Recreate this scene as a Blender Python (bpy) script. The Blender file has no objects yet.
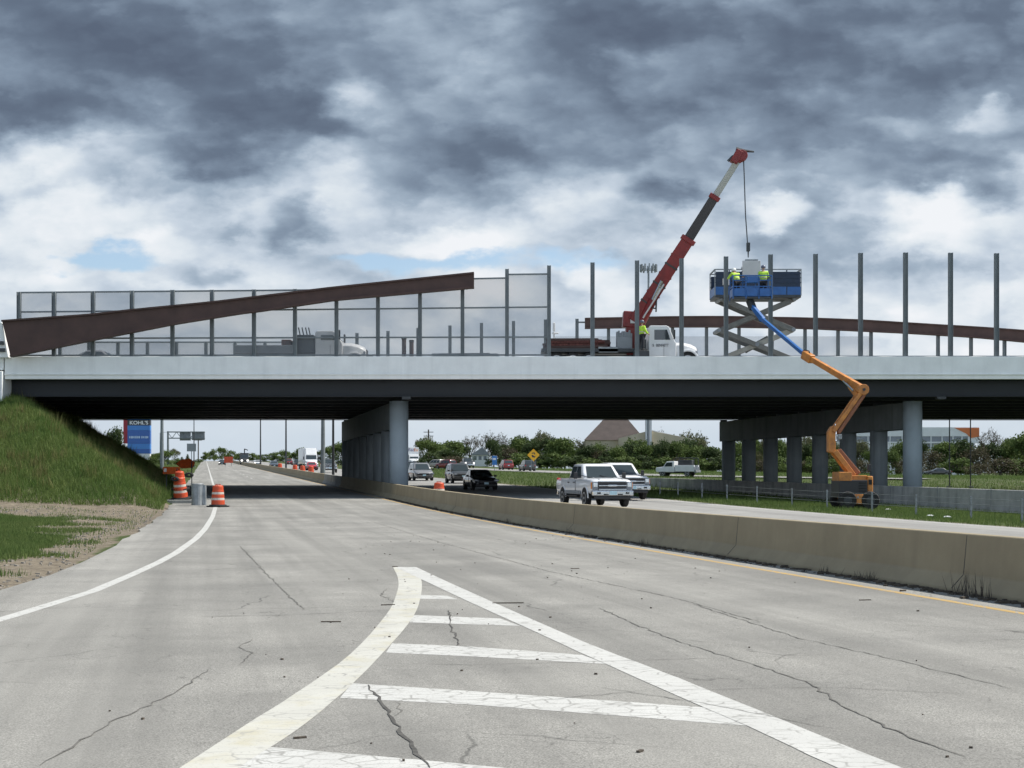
import bpy, bmesh, math, random
import numpy as np
from mathutils import Vector, Matrix
random.seed(7); rng = np.random.default_rng(7)
sc = bpy.context.scene
COL = sc.collection
# ------------------------------------------------------------------ survey
F = 1400.0            # focal length in pixels of a 1024 wide picture
K = F/850.0           # depths below are noted in 1/K metres
HZ = 476.0            # eye level row
EYE = 1.65
S = 307.0/F           # skew of the highway against the line of sight
YAW = math.atan(S)    # highway heading, anticlockwise from +Y
def zp(D):            # highway long profile
    if D < 22: return 0.0
    if D < 43.3: return .00054*(D-22)**2
    if D < 420: return .245+.023*(D-43.3)
    z0 = .245+.023*(420-43.3)
    if D < 620: return z0+.023*(D-420)-.0000575*(D-420)**2
    return z0+2.3
def P(px, py, D): return Vector(((px-512)*D/850.0, K*D, EYE+(HZ-py)*D/850.0))
def G(px, py):        # point on the road surface
    D = 3.0
    while D < 700:
        if EYE+(HZ-py)*D/850.0 <= zp(D): break
        D += .02
    return Vector(((px-512)*D/850.0, K*D, zp(D)))
def TD(t, D, z=None): return Vector((t-S*K*D, K*D, zp(D) if z is None else z))
def tof(px, D): return D*(px-205)/850.0
def lerp(xs, x):
    if x <= xs[0][0]: return xs[0][1]
    for (a, b), (c, d) in zip(xs, xs[1:]):
        if x <= c: return b+(d-b)*(x-a)/(c-a)
    return xs[-1][1]
def sst(a, b, x):
    x = min(1, max(0, (x-a)/(b-a))); return x*x*(3-2*x)
def smin(a, b, k=.5):
    h = max(0, min(1, .5+.5*(b-a)/k)); return b+(a-b)*h-k*h*(1-h)
EDGE = [(-20,-15),(-6,-9.5),(0,-6.4),(3,-5.4),(6,-4.5),(8,-4),(12.1,-2.9),(14.6,-2.5),(17.75,-2.2),(25,-1.95),(35,-1.7),(60,-1.6)]
WALLTOP = [(0,.45),(41.8,.93),(48.5,1.04),(75,1.47),(100,1.53)]
ZR = [(0,.25),(41.8,.45),(50,.35),(68,.45),(80,.72),(100,1.08),(130,1.45),(160,1.65),(250,1.9),(600,4),(2000,6)]
def terr(t, D):
    z = zp(D); e = lerp(EDGE, D)
    if t < e-.05:
        g = z+min(.62, (e-t)*.032)
        fill = smin(6.0, z+(-1.75-t)*.62, .5)
        fill = smin(fill, g-.1+(D-38.0)*.52, .6)
        fill = smin(fill, 5.9-(D-67.5)*.95, .5)
        z = max(g-.06 if D < 70 else g, fill)
        if -30 < t < e-.6 and D < 90:
            z += .05*math.sin(t*1.7+D*.6)*math.sin(D*.9-t*.4)
            if t < -2.4 and D > 37: z += sst(37, 43, D)*( .16*math.sin(t*.62+1.3)*math.sin(D*.47+t*.3)+.09*math.sin(t*1.15+D*.8))
        return z
    if t <= 25.6: return z
    if t <= 40.43:
        return z-.42*sst(26, 40, t)*(1-sst(60, 100, D))-.02
    w = max(sst(60, 130, t), 1-sst(75, 100, D))
    r = lerp(ZR, D)
    return z+(r-z)*w
# ------------------------------------------------------------------ mesh helper
class MB:
    def __init__(s): s.v = []; s.f = []; s.m = []; s.mi = 0
    def add(s, vs, fs):
        o = len(s.v); s.v += [tuple(q) for q in vs]
        for q in fs: s.f.append([i+o for i in q]); s.m.append(s.mi)
    def quad(s, a, b, c, d): s.add([a, b, c, d], [(0,1,2,3)])
    def hexa(s, p):
        s.add(p, [(3,2,1,0),(4,5,6,7),(0,1,5,4),(1,2,6,5),(2,3,7,6),(3,0,4,7)])
    def box(s, c, d, rz=0):
        cx, cy, cz = c; x, y, z = d[0]/2, d[1]/2, d[2]/2
        co, si = math.cos(rz), math.sin(rz)
        p = []
        for k in (-z, z):
            for a, b in ((-x,-y),(x,-y),(x,y),(-x,y)):
                p.append((cx+a*co-b*si, cy+a*si+b*co, cz+k))
        s.hexa(p)
    def bar(s, p0, p1, w, h=None, up=(0,0,1), w1=None, h1=None):
        h = w if h is None else h; w1 = w if w1 is None else w1; h1 = h if h1 is None else h1
        p0, p1, up = Vector(p0), Vector(p1), Vector(up)
        d = (p1-p0).normalized()
        if abs(d.dot(up)) > .98: up = Vector((0,1,0))
        a = d.cross(up).normalized(); b = a.cross(d)
        p = [p0-a*w/2-b*h/2, p0+a*w/2-b*h/2, p0+a*w/2+b*h/2, p0-a*w/2+b*h/2,
             p1-a*w1/2-b*h1/2, p1+a*w1/2-b*h1/2, p1+a*w1/2+b*h1/2, p1-a*w1/2+b*h1/2]
        s.hexa(p)
    def tube(s, p0, p1, r0, r1=None, n=10, cap=True):
        r1 = r0 if r1 is None else r1
        p0, p1 = Vector(p0), Vector(p1); d = (p1-p0).normalized()
        a = d.cross(Vector((0,0,1)) if abs(d.z) < .95 else Vector((1,0,0))).normalized(); b = d.cross(a)
        vs = []
        for c, r in ((p0, r0), (p1, r1)):
            for i in range(n):
                t = 2*math.pi*i/n; vs.append(c+a*r*math.cos(t)+b*r*math.sin(t))
        fs = [(i, (i+1) % n, n+(i+1) % n, n+i) for i in range(n)]
        if cap: fs += [tuple(range(n))[::-1], tuple(range(n, 2*n))]
        s.add(vs, fs)
    def path(s, pts, r, n=8):
        for a, b in zip(pts, pts[1:]): s.tube(a, b, r, r, n)
    def lathe(s, prof, c=(0,0,0), n=16, axis='z'):
        vs = []
        for r, h in prof:
            for i in range(n):
                t = 2*math.pi*i/n; x, y = r*math.cos(t), r*math.sin(t)
                q = (x, y, h) if axis == 'z' else (x, h, -y)
                vs.append((q[0]+c[0], q[1]+c[1], q[2]+c[2]))
        fs = []
        for j in range(len(prof)-1):
            for i in range(n):
                fs.append((j*n+i, j*n+(i+1) % n, (j+1)*n+(i+1) % n, (j+1)*n+i))
        fs += [tuple(range(n))[::-1], tuple(range((len(prof)-1)*n, len(prof)*n))]
        s.add(vs, fs)
    def prism(s, poly, vec):
        n = len(poly); vec = Vector(vec); P0 = [Vector(p) for p in poly]
        vs = P0+[p+vec for p in P0]
        fs = [tuple(range(n)), tuple(range(2*n-1, n-1, -1))]+[(i, n+i, n+(i+1) % n, (i+1) % n) for i in range(n)]
        s.add(vs, fs)
    def loft(s, rings):
        n = len(rings[0]); vs = [p for r in rings for p in r]; fs = []
        for j in range(len(rings)-1):
            for i in range(n):
                fs.append((j*n+i, j*n+(i+1) % n, (j+1)*n+(i+1) % n, (j+1)*n+i))
        fs += [tuple(range(n))[::-1], tuple(range((len(rings)-1)*n, len(rings)*n))]
        s.add(vs, fs)
    def build(s, name, mat, parent=None, smooth=False, bevel=0, world=False, fix=True, seg=2):
        me = bpy.data.meshes.new(name)
        v = s.v
        if world and parent is not None:
            o = parent
            while o.parent: o = o.parent
            L = o.location; v = [(a-L.x, b-L.y, c-L.z) for a, b, c in v]
        me.from_pydata(v, [], s.f)
        mats = mat if isinstance(mat, (list, tuple)) else [mat]
        for m in mats: me.materials.append(m)
        if len(mats) > 1: me.polygons.foreach_set('material_index', s.m)
        if fix:
            bm = bmesh.new(); bm.from_mesh(me); bmesh.ops.recalc_face_normals(bm, faces=bm.faces); bm.to_mesh(me); bm.free()
        if smooth: me.polygons.foreach_set('use_smooth', [True]*len(me.polygons))
        me.update()
        ob = bpy.data.objects.new(name, me); COL.objects.link(ob)
        if parent is not None: ob.parent = parent
        if bevel:
            b = ob.modifiers.new('b', 'BEVEL'); b.width = bevel; b.segments = seg; b.limit_method = 'ANGLE'; b.angle_limit = math.radians(35)
            if smooth: b.harden_normals = False
        return ob
def tag(o, label, cat=None, group=None):
    o['label'] = label
    if cat: o['category'] = cat
    if group: o['group'] = group
    return o
def thing(name, loc, label, cat, group=None, rz=0):
    o = bpy.data.objects.new(name, None); COL.objects.link(o); o.empty_display_size = .3
    o.location = loc; o.rotation_euler = (0,0,rz)
    return tag(o, label, cat, group)
def struct(o, kind='structure'): o['kind'] = kind; return o
def copy_tree(o, parent=None):
    c = o.copy(); COL.objects.link(c); c.parent = parent
    for ch in list(o.children): copy_tree(ch, c)
    return c
ORD = 'first second third fourth fifth sixth seventh eighth ninth tenth eleventh twelfth thirteenth fourteenth'.split()
# ------------------------------------------------------------------ materials
def s2l(c):
    return tuple((x/255/12.92 if x/255 <= .04045 else ((x/255+.055)/1.055)**2.4) for x in c)
class NT:
    def __init__(s, name):
        s.m = bpy.data.materials.new(name); s.m.use_nodes = True
        s.t = s.m.node_tree; s.b = s.t.nodes['Principled BSDF']; s.out = s.t.nodes['Material Output']
        s.tc = None
    def n(s, typ, **k):
        d = s.t.nodes.new(typ)
        for a, b in k.items(): setattr(d, a, b)
        return d
    def lk(s, a, b): s.t.links.new(a, b)
    def obj(s):
        if s.tc is None: s.tc = s.n('ShaderNodeTexCoord')
        return s.tc.outputs['Object']
    def noise(s, scale, det=4, rough=.55, vec=None, dist=0):
        d = s.n('ShaderNodeTexNoise'); d.inputs['Scale'].default_value = scale; d.inputs['Detail'].default_value = det
        d.inputs['Roughness'].default_value = rough; d.inputs['Distortion'].default_value = dist
        s.lk(vec or s.obj(), d.inputs['Vector']); return d.outputs['Fac']
    def rng(s, x, a, b, c=0, d=1, smooth=False):
        r = s.n('ShaderNodeMapRange'); s.lk(x, r.inputs[0])
        if smooth: r.interpolation_type = 'SMOOTHSTEP'
        for i, q in enumerate((a, b, c, d)): r.inputs[i+1].default_value = q
        return r.outputs[0]
    def math(s, op, a, b=None):
        r = s.n('ShaderNodeMath', operation=op)
        for i, q in enumerate((a, b)):
            if q is None: continue
            if isinstance(q, (int, float)): r.inputs[i].default_value = q
            else: s.lk(q, r.inputs[i])
        return r.outputs[0]
    def mix(s, f, a, b, mode='MIX'):
        r = s.n('ShaderNodeMix', data_type='RGBA', blend_type=mode)
        for i, q in ((0, f), (6, a), (7, b)):
            if isinstance(q, (int, float)): r.inputs[i].default_value = q
            elif isinstance(q, tuple): r.inputs[i].default_value = (*q[:3], 1)
            else: s.lk(q, r.inputs[i])
        return r.outputs[2]
    def scl(s, v, vec=None):
        r = s.n('ShaderNodeMapping'); s.lk(vec or s.obj(), r.inputs[0]); r.inputs['Scale'].default_value = v; return r.outputs[0]
    def voro(s, scale, vec=None, feat='DISTANCE_TO_EDGE', rnd=1):
        d = s.n('ShaderNodeTexVoronoi', feature=feat); d.inputs['Scale'].default_value = scale; d.inputs['Randomness'].default_value = rnd
        s.lk(vec or s.obj(), d.inputs['Vector']); return d.outputs['Distance']
    def warp(s, scale, amt, vec=None):
        d = s.n('ShaderNodeTexNoise'); d.inputs['Scale'].default_value = scale; d.inputs['Detail'].default_value = 5
        s.lk(vec or s.obj(), d.inputs['Vector'])
        a = s.n('ShaderNodeVectorMath', operation='SCALE'); s.lk(d.outputs['Color'], a.inputs[0]); a.inputs['Scale'].default_value = amt
        b = s.n('ShaderNodeVectorMath', operation='ADD'); s.lk(vec or s.obj(), b.inputs[0]); s.lk(a.outputs[0], b.inputs[1]); return b.outputs[0]
    def bump(s, h, strength=.3, dist=.02):
        r = s.n('ShaderNodeBump'); r.inputs['Strength'].default_value = strength; r.inputs['Distance'].default_value = dist
        s.lk(h, r.inputs['Height']); s.lk(r.outputs[0], s.b.inputs['Normal'])
    def col(s, c):
        if isinstance(c, tuple): s.b.inputs['Base Color'].default_value = (*c[:3], 1)
        else: s.lk(c, s.b.inputs['Base Color'])
    def rough(s, r, metal=0, spec=.5):
        s.b.inputs['Roughness'].default_value = r; s.b.inputs['Metallic'].default_value = metal
        s.b.inputs['Specular IOR Level'].default_value = spec
MATS = {}
def pm(name, c, rough=.6, metal=0, var=.18, scale=3, bump=0, bscale=40, c2=None, spec=.5, coat=0):
    if name in MATS: return MATS[name]
    m = NT(name); m.rough(rough, metal, spec)
    if var:
        d = c2 or tuple(x*(1-var*2) for x in c)
        u = tuple(min(1, x*(1+var*.5)) for x in c)
        f = m.rng(m.noise(scale, 6, .62), .3, .7)
        m.col(m.mix(f, d, u))
    else: m.col(c)
    if bump: m.bump(m.noise(bscale, 5), bump, .02)
    if coat: m.b.inputs['Coat Weight'].default_value = coat; m.b.inputs['Coat Roughness'].default_value = .05
    MATS[name] = m.m; return m.m
def paint(name, c, metal=0): return pm(name, c, .32, metal, .05, 2, coat=.8)
M = {}
def road_mat(name, base, dark, track=True, spk=.9):
    m = NT(name); m.rough(.88, 0, .3)
    sp = m.noise(85, 3, .7); sp2 = m.noise(28, 4, .7); big = m.noise(.35, 5, .6); mid = m.noise(2.2, 5, .6)
    c = m.mix(m.rng(big, .36, .64), dark, base)
    c = m.mix(m.rng(mid, .35, .75, 0, .5), c, tuple(x*.8 for x in base))
    c = m.mix(m.rng(sp, .36, .66, .0, 1), m.mix(1.0, c, (1-spk*.6,)*3, 'MULTIPLY'), m.mix(1.0, c, (1+spk*.28,)*3, 'MULTIPLY'))
    c = m.mix(m.rng(sp2, .62, .74, 0, .35), c, tuple(x*.5 for x in dark))
    # stretched traffic streaks along the lanes (uv.x = offset across, uv.y = distance)
    uv = m.n('ShaderNodeUVMap'); uv.uv_map = 'lane'
    st = m.noise(1, 4, .6, m.scl((1.3, .03, 1), uv.outputs[0]))
    c = m.mix(m.rng(st, .42, .66, 0, .6), c, tuple(x*.66 for x in dark))
    st2 = m.noise(1, 4, .6, m.scl((.5, .02, 1), uv.outputs[0]))
    c = m.mix(m.rng(st2, .5, .7, 0, .4), c, tuple(min(1, x*1.12) for x in base))
    # cracks
    w = m.warp(1.4, .55)
    cr = m.voro(.33, w); msk = m.rng(m.noise(.22, 2), .48, .60)
    ck = m.math('MULTIPLY', m.rng(cr, .002, .006, 1, 0), msk)
    cr2 = m.voro(1.1, m.warp(3, .3)); msk2 = m.rng(m.noise(.5, 3), .58, .66)
    ck2 = m.math('MULTIPLY', m.rng(cr2, .003, .012, 1, 0), msk2)
    ck = m.math('MAXIMUM', m.math('MULTIPLY', ck, .55), m.math('MULTIPLY', ck2, .5))
    c = m.mix(ck, c, (.03,.03,.028))
    cr3 = m.voro(2.3, m.warp(5, .22)); ck3 = m.math('MULTIPLY', m.rng(cr3, .004, .016, 1, 0), m.rng(m.noise(.9, 4, .6), .52, .62)); c = m.mix(m.math('MULTIPLY', ck3, .42), c, (.05,.05,.046))
    pt = m.rng(m.noise(.8, 3, .5), .60, .64, 0, .16); c = m.mix(pt, c, tuple(x*.6 for x in dark))
    m.col(c); m.bump(m.math('SUBTRACT', sp, ck), .35, .006); return m.m
def paint_mat(name, col, wear, road, stain=None):
    m = NT(name); m.rough(.7, 0, .4)
    w = m.warp(9, .06)
    a = m.voro(6.0, m.scl((.8, 1.3, 1), w)); lines = m.rng(a, .015, .06, 1, 0)
    nz = m.rng(m.noise(3.0, 5, .6), .64-wear*.40, .72-wear*.24)
    fl = m.rng(m.noise(55, 3, .7), .64-wear*.08, .70-wear*.06)
    k = m.math('MAXIMUM', m.math('MULTIPLY', lines, nz), m.math('MULTIPLY', fl, .8))
    c = m.mix(m.rng(m.noise(1.6, 5), .3, .75), col, tuple(x*.86 for x in col))
    if stain:
        st = m.rng(m.noise(2.2, 4, .6), .5, .68, 0, .5); c = m.mix(st, c, stain)
    m.col(m.mix(k, c, road)); m.bump(m.noise(70, 3), .25, .004); return m.m
def conc(name, c, joint=0, stain=.35, ax='x', grime=None):
    m = NT(name); m.rough(.9, 0, .3)
    f = m.rng(m.noise(.9, 6, .65), .3, .72)
    k = m.mix(f, tuple(x*(1-stain) for x in c), tuple(min(1, x*1.1) for x in c))
    dr = m.noise(1, 5, .6, m.scl((1.6, 1.6, .12)))
    k = m.mix(m.rng(dr, .5, .72, 0, .55), k, grime or tuple(x*.5 for x in c))
    sp = m.noise(40, 4, .7); k = m.mix(m.rng(sp, .6, .75, 0, .4), k, tuple(x*.6 for x in c))
    m.col(k); m.bump(m.noise(30, 6, .7), .3, .01); return m.m
def mesh_mat(name, c, op, fine=True):
    m = NT(name); m.rough(.7); m.col(c)
    tr = m.n('ShaderNodeBsdfTransparent'); mx = m.n('ShaderNodeMixShader'); mx.inputs[0].default_value = op
    m.lk(tr.outputs[0], mx.inputs[1]); m.lk(m.b.outputs[0], mx.inputs[2]); m.lk(mx.outputs[0], m.out.inputs['Surface'])
    return m.m
ASPH = (.30,.296,.28)
M['road'] = road_mat('aged_asphalt', (.365,.357,.332), (.245,.241,.226))
M['hwy'] = road_mat('pale_highway', (.35,.345,.33), (.29,.285,.275), spk=.3)
M['white_line'] = paint_mat('worn_white_paint', (.54,.54,.52), .6, ASPH)
M['bar_line'] = paint_mat('cracked_white_paint', (.55,.55,.53), .95, ASPH)
M['curve_line'] = paint_mat('stained_white_paint', (.53,.525,.48), .5, ASPH, (.44,.40,.26))
M['yellow'] = paint_mat('faded_yellow_paint', (.50,.32,.09), 1.15, ASPH)
M['crack'] = pm('crack_filler', (.10,.097,.09), .95, var=.3, scale=20)
M['faintcrack'] = pm('faint_crack', (.165,.16,.148), .95, var=.3, scale=20)
M['barrier'] = conc('barrier_concrete', (.35,.295,.20), stain=.15, grime=(.27,.228,.16))
M['conc'] = conc('grey_concrete', (.36,.36,.34))
M['wall'] = conc('retaining_wall_concrete', (.52,.52,.50), stain=.4, grime=(.16,.16,.155))
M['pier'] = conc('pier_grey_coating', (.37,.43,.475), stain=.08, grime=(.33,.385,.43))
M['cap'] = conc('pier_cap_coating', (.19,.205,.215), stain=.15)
M['parapet'] = conc('parapet_white_coating', (.83,.84,.825), stain=.04, grime=(.72,.73,.72))
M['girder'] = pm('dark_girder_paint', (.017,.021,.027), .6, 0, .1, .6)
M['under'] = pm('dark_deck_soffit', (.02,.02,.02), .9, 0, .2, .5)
M['beam'] = pm('weathering_steel', (.092,.053,.045), .75, .1, .25, .8, bump=.1, c2=(.062,.037,.032))
M['post'] = pm('galvanised_grey_paint', (.19,.215,.225), .6, .1, .12, 1.5)
M['steel'] = pm('galvanised_steel', (.28,.30,.31), .45, .5, .15, 4)
M['steel2'] = pm('weathered_zinc', (.33,.36,.38), .5, .35, .2, 3)
M['dsteel'] = pm('dark_steel', (.06,.065,.07), .5, .4, .15, 3)
M['mesh'] = mesh_mat('fence_mesh', (.22,.24,.26), .44)
M['farmesh'] = mesh_mat('dense_fence_mesh', (.42,.42,.43), .38)
M['black'] = pm('black_rubber', (.018,.018,.018), .8, 0, .2, 8)
M['tyre'] = pm('tyre_rubber', (.022,.022,.022), .85, 0, .2, 12)
M['rim'] = pm('alloy_rim', (.45,.46,.47), .35, .3, .1, 8)
M['chrome'] = pm('chrome', (.62,.63,.65), .12, 1, .05, 8)
M['glass'] = pm('car_glass', (.035,.047,.052), .08, 0, 0, spec=.8)
M['lamp'] = pm('clear_lamp', (.20,.215,.24), .15, .3, .03, 9, coat=.5)
M['amber'] = pm('amber_lens', (.75,.25,.05), .2, 0, .03, 9)
M['redlens'] = pm('red_lens', (.5,.02,.02), .2, 0, .03, 9)
M['plate'] = pm('pale_blue_plate', (.42,.60,.68), .5, 0, .05, 9)
M['trim'] = pm('black_trim', (.025,.025,.027), .5, 0, .1, 9)
M['orange'] = pm('orange_plastic', (.58,.075,.022), .5, 0, .12, 3, c2=(.42,.055,.02))
M['reflect'] = pm('white_reflective_band', (.62,.56,.50), .45, 0, .12, 6)
M['rustarm'] = pm('brown_orange_arm_paint', (.30,.11,.05), .5, 0, .18, 3)
M['liftorange'] = pm('orange_machine_paint', (.60,.235,.045), .5, 0, .2, 3, c2=(.34,.13,.04))
M['blue'] = pm('blue_machine_paint', (.016,.115,.36), .4, 0, .12, 3)
M['darkblue'] = pm('dark_blue_mesh_guard', (.010,.028,.065), .5, 0, .12, 3)
M['craned'] = pm('red_crane_paint', (.24,.016,.014), .45, 0, .2, 2, c2=(.15,.012,.012))
M['cranedark'] = pm('dark_boom_paint', (.045,.04,.04), .5, 0, .15, 2)
M['cranegrey'] = pm('pale_boom_paint', (.42,.42,.38), .5, 0, .03, 1)
M['white'] = pm('white_truck_paint', (.72,.73,.74), .35, 0, .05, 2, coat=.5)
M['cream'] = pm('cream_wall', (.55,.48,.34), .85, 0, .08, .5)
M['whitewall'] = pm('white_wall', (.72,.73,.74), .8, 0, .05, .5)
M['roofbrown'] = pm('brown_roof', (.088,.07,.064), .9, 0, .12, .6)
M['bldglass'] = pm('building_glass', (.16,.19,.23), .15, 0, .15, .5)
M['bldorange'] = pm('orange_cladding', (.62,.18,.06), .7, 0, .05, .4)
M['hivis'] = pm('hi_vis_yellow_green', (.55,.85,.07), .7, 0, .12, 9)
M['vest'] = pm('dark_green_vest', (.09,.13,.05), .8, 0, .2, 9)
M['trousers'] = pm('dark_work_trousers', (.03,.032,.04), .9, 0, .2, 9)
M['skin'] = pm('skin', (.45,.27,.19), .6, 0, .08, 9)
M['hatwhite'] = pm('white_hard_hat', (.78,.78,.78), .3, 0, .03, 9)
M['hatgrey'] = pm('slate_hard_hat', (.12,.13,.18), .35, 0, .05, 9)
M['bark'] = pm('bark', (.10,.085,.07), .95, 0, .3, 3, bump=.3)
M['loadred'] = pm('rusty_red_load', (.17,.06,.05), .9, 0, .4, 6)
M['panel'] = pm('pale_wall_panel', (.62,.61,.60), .7, 0, .06, 2)
M['signblue'] = pm('blue_sign_face', (.03,.12,.42), .4, 0, .05, 1)
M['signmid'] = pm('light_blue_sign_face', (.05,.22,.60), .4, 0, .05, 1)
M['signdark'] = pm('black_sign_face', (.03,.03,.04), .4, 0, .05, 1)
M['signred'] = pm('red_brick_trim', (.40,.04,.06), .7, 0, .1, 1)
M['signyellow'] = pm('yellow_sign_face', (.85,.45,.02), .5, 0, .04, 2)
M['signback'] = pm('grey_sign_back', (.26,.28,.30), .6, .3, .1, 1)
M['palelet'] = pm('pale_lettering', (.55,.68,.80), .5, 0, .04, 2)
M['whitelet'] = pm('white_lettering', (.85,.85,.85), .5, 0, .04, 2)
M['darklet'] = pm('dark_lettering', (.03,.03,.05), .5, 0, .04, 2)
M['purple'] = pm('purple_lettering', (.08,.03,.18), .5, 0, .04, 2)
M['orangelet'] = pm('orange_lettering', (.8,.25,.03), .5, 0, .04, 2)
lm = NT('lit_headlamp'); lm.col((.8,.8,.8)); lm.b.inputs['Emission Color'].default_value = (1,.97,.9,1); lm.b.inputs['Emission Strength'].default_value = 1.6; M['lit'] = lm.m
def leaf_mat(name, c, c2, trans=.25):
    m = NT(name); m.rough(.75, 0, .25)
    oi = m.n('ShaderNodeObjectInfo')
    f = m.noise(.55, 3, .6); g = m.noise(9, 2, .5)
    k = m.mix(m.rng(f, .34, .66), c, c2)
    k = m.mix(m.rng(g, .35, .7, 0, .7), k, tuple(x*.55 for x in c))
    k = m.mix(m.math('MULTIPLY', oi.outputs['Random'], .40), k, tuple(x*.6 for x in c))
    m.col(k)
    tl = m.n('ShaderNodeBsdfTranslucent'); mx = m.n('ShaderNodeMixShader'); mx.inputs[0].default_value = trans
    m.lk(k, tl.inputs[0]); m.lk(m.b.outputs[0], mx.inputs[1]); m.lk(tl.outputs[0], mx.inputs[2]); m.lk(mx.outputs[0], m.out.inputs['Surface'])
    return m.m
M['leaf_green'] = leaf_mat('spring_green_leaves', (.10,.15,.042), (.16,.21,.062))
M['leaf_dark'] = leaf_mat('dark_green_leaves', (.058,.09,.034), (.10,.135,.05))
M['leaf_pale'] = leaf_mat('budding_olive_leaves', (.13,.14,.068), (.185,.19,.10))
M['leaf_brown'] = leaf_mat('reddish_bud_twigs', (.085,.076,.045), (.125,.112,.065))
M['blade'] = leaf_mat('grass_blades', (.13,.205,.055), (.21,.265,.09), .4)
M['blade_long'] = leaf_mat('rank_grass_blades', (.125,.205,.05), (.22,.27,.085), .4)
M['blade_dry'] = leaf_mat('dry_weed_blades', (.17,.185,.06), (.27,.25,.11), .4)
def ground_mat():
    m = NT('grass_and_dirt'); m.rough(.95, 0, .2)
    at = m.n('ShaderNodeAttribute'); at.attribute_name = 'dirt'
    n1 = m.noise(1.1, 6, .65); n2 = m.noise(14, 5, .7); n3 = m.noise(.25, 4, .6)
    g = m.mix(m.rng(n1, .3, .7), (.042,.064,.018), (.07,.094,.028))
    g = m.mix(m.rng(n3, .4, .7, 0, .4), g, (.09,.105,.035))
    g = m.mix(m.rng(n2, .4, .7, 0, .6), g, (.03,.05,.012))
    d = m.mix(m.rng(m.noise(2.5, 6, .7), .3, .7), (.085,.068,.05), (.235,.20,.15))
    d = m.mix(m.rng(n2, .45, .8, 0, .7), d, (.36,.32,.25))
    d = m.mix(m.rng(m.noise(45, 3, .7), .58, .7, 0, .8), d, (.09,.07,.055))
    f = m.math('ADD', at.outputs['Fac'], m.math('MULTIPLY', m.math('SUBTRACT', m.noise(1.1, 7, .72, m.scl((.8,.45,1))), .5), 1.9))
    m.col(m.mix(m.rng(f, .36, .64), g, d)); m.bump(n2, .6, .04); return m.m
M['ground'] = ground_mat()
M['vinyl'] = leaf_mat('orange_vinyl_sheet', (.95,.20,.045), (.90,.18,.04), .5)
M['dirt'] = pm('loose_dirt', (.11,.09,.07), .95, 0, .3, 9, bump=.5)
M['stone'] = pm('pale_gravel', (.36,.33,.29), .9, 0, .3, 9)
# ------------------------------------------------------------------ terrain and roads
DL = [-20,-14,-9,-5,-2,0,2,4,6,8,10,12,14,16,18,20]+[22+i*.75 for i in range(80)]+[83,86,90,95,100,106,113,120,128,136,145,155,165,178,190,205,225,250,280,320,370,420,470,530,600,680,760,900]
TL = [-700,-450,-300,-200,-140,-100,-80,-65,-55,-48,-42,-38]+[-35+i*.75 for i in range(45)]+[-1.75,-1.2,0,4,8,10.4,11.2,14,18,22,25.5,25.6,26.2]+[27+i*1.0 for i in range(13)]+[40.40,40.46,41,42,43.5,45,47,49,51,53,55,58,61,65,70,76,83,90,100,110,120,130,145,165,190,220,260,320,400,520,700,950,1300]
def dirt_at(t, D):
    e = lerp(EDGE, D)
    if t < e:
        X = t-S*K*D
        band = sst(30.2, 32.8, D)*(1-sst(38.2, 40.2, D))*(1-sst(15, 30, e-t)*.25)
        lane = (1-sst(.9, 2.4, e-t))*(1-sst(41, 43, D))
        wide = sst(19, 27, D)*(1-sst(38, 40, D))*(1-sst(2.0, 5.2, e-t))
        return max(band*.80, lane, wide*.82, .10)
    if t > 25.6 and t < 40.4: return .42*(1-sst(26, 27.2, t))+.12+.15*sst(45, 60, D)
    if t > 55 and 55 < D < 140: return .3
    return .08
vs, fs, dv = [], [], []
for D in DL:
    for t in TL:
        vs.append((t-S*K*D, K*D, terr(t, D))); dv.append(dirt_at(t, D))
nt = len(TL)
for j in range(len(DL)-1):
    for i in range(nt-1): fs.append((j*nt+i, j*nt+i+1, (j+1)*nt+i+1, (j+1)*nt+i))
me = bpy.data.meshes.new('ground'); me.from_pydata(vs, [], fs); me.materials.append(M['ground'])
a = me.attributes.new('dirt', 'FLOAT', 'POINT'); a.data.foreach_set('value', dv)
me.polygons.foreach_set('use_smooth', [True]*len(me.polygons))
ground = bpy.data.objects.new('ground', me); COL.objects.link(ground); struct(ground)
def strip(name, f0, f1, mat, D0, D1, dz, parent=None, n=1, uv=False):
    ds = [D0]+[d for d in DL if D0 < d < D1]+[D1]
    vs, fs, uvs = [], [], []
    for D in ds:
        a, b = f0(D), f1(D)
        for i in range(n+1):
            t = a+(b-a)*i/n; vs.append((t-S*K*D, K*D, zp(D)+dz)); uvs.append((t, K*D))
    for j in range(len(ds)-1):
        for i in range(n): fs.append((j*(n+1)+i, j*(n+1)+i+1, (j+1)*(n+1)+i+1, (j+1)*(n+1)+i))
    me = bpy.data.meshes.new(name); me.from_pydata(vs, [], fs); me.materials.append(mat)
    l = me.uv_layers.new(name='lane')
    for p in me.polygons:
        for li, vi in zip(p.loop_indices, p.vertices): l.data[li].uv = uvs[vi]
    o = bpy.data.objects.new(name, me); COL.objects.link(o); o.parent = parent
    return o
C = lambda v: (lambda D: v)
road = struct(strip('ramp_road', lambda D: lerp(EDGE, D)-.02+.10*math.sin(D*2.1)*math.sin(D*.77+1), C(10.6), M['road'], -20, 760, .020))
hwy = struct(strip('highway', C(11.1), C(25.55), M['hwy'], -20, 760, .020))
def gpoly(name, pts, mat, dz, parent):
    vs = [tuple(G(x, y)+Vector((0,0,dz))) for x, y in pts]
    mb = MB(); mb.add(vs, [tuple(range(len(vs)))])
    return mb.build(name, mat, parent)
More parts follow.
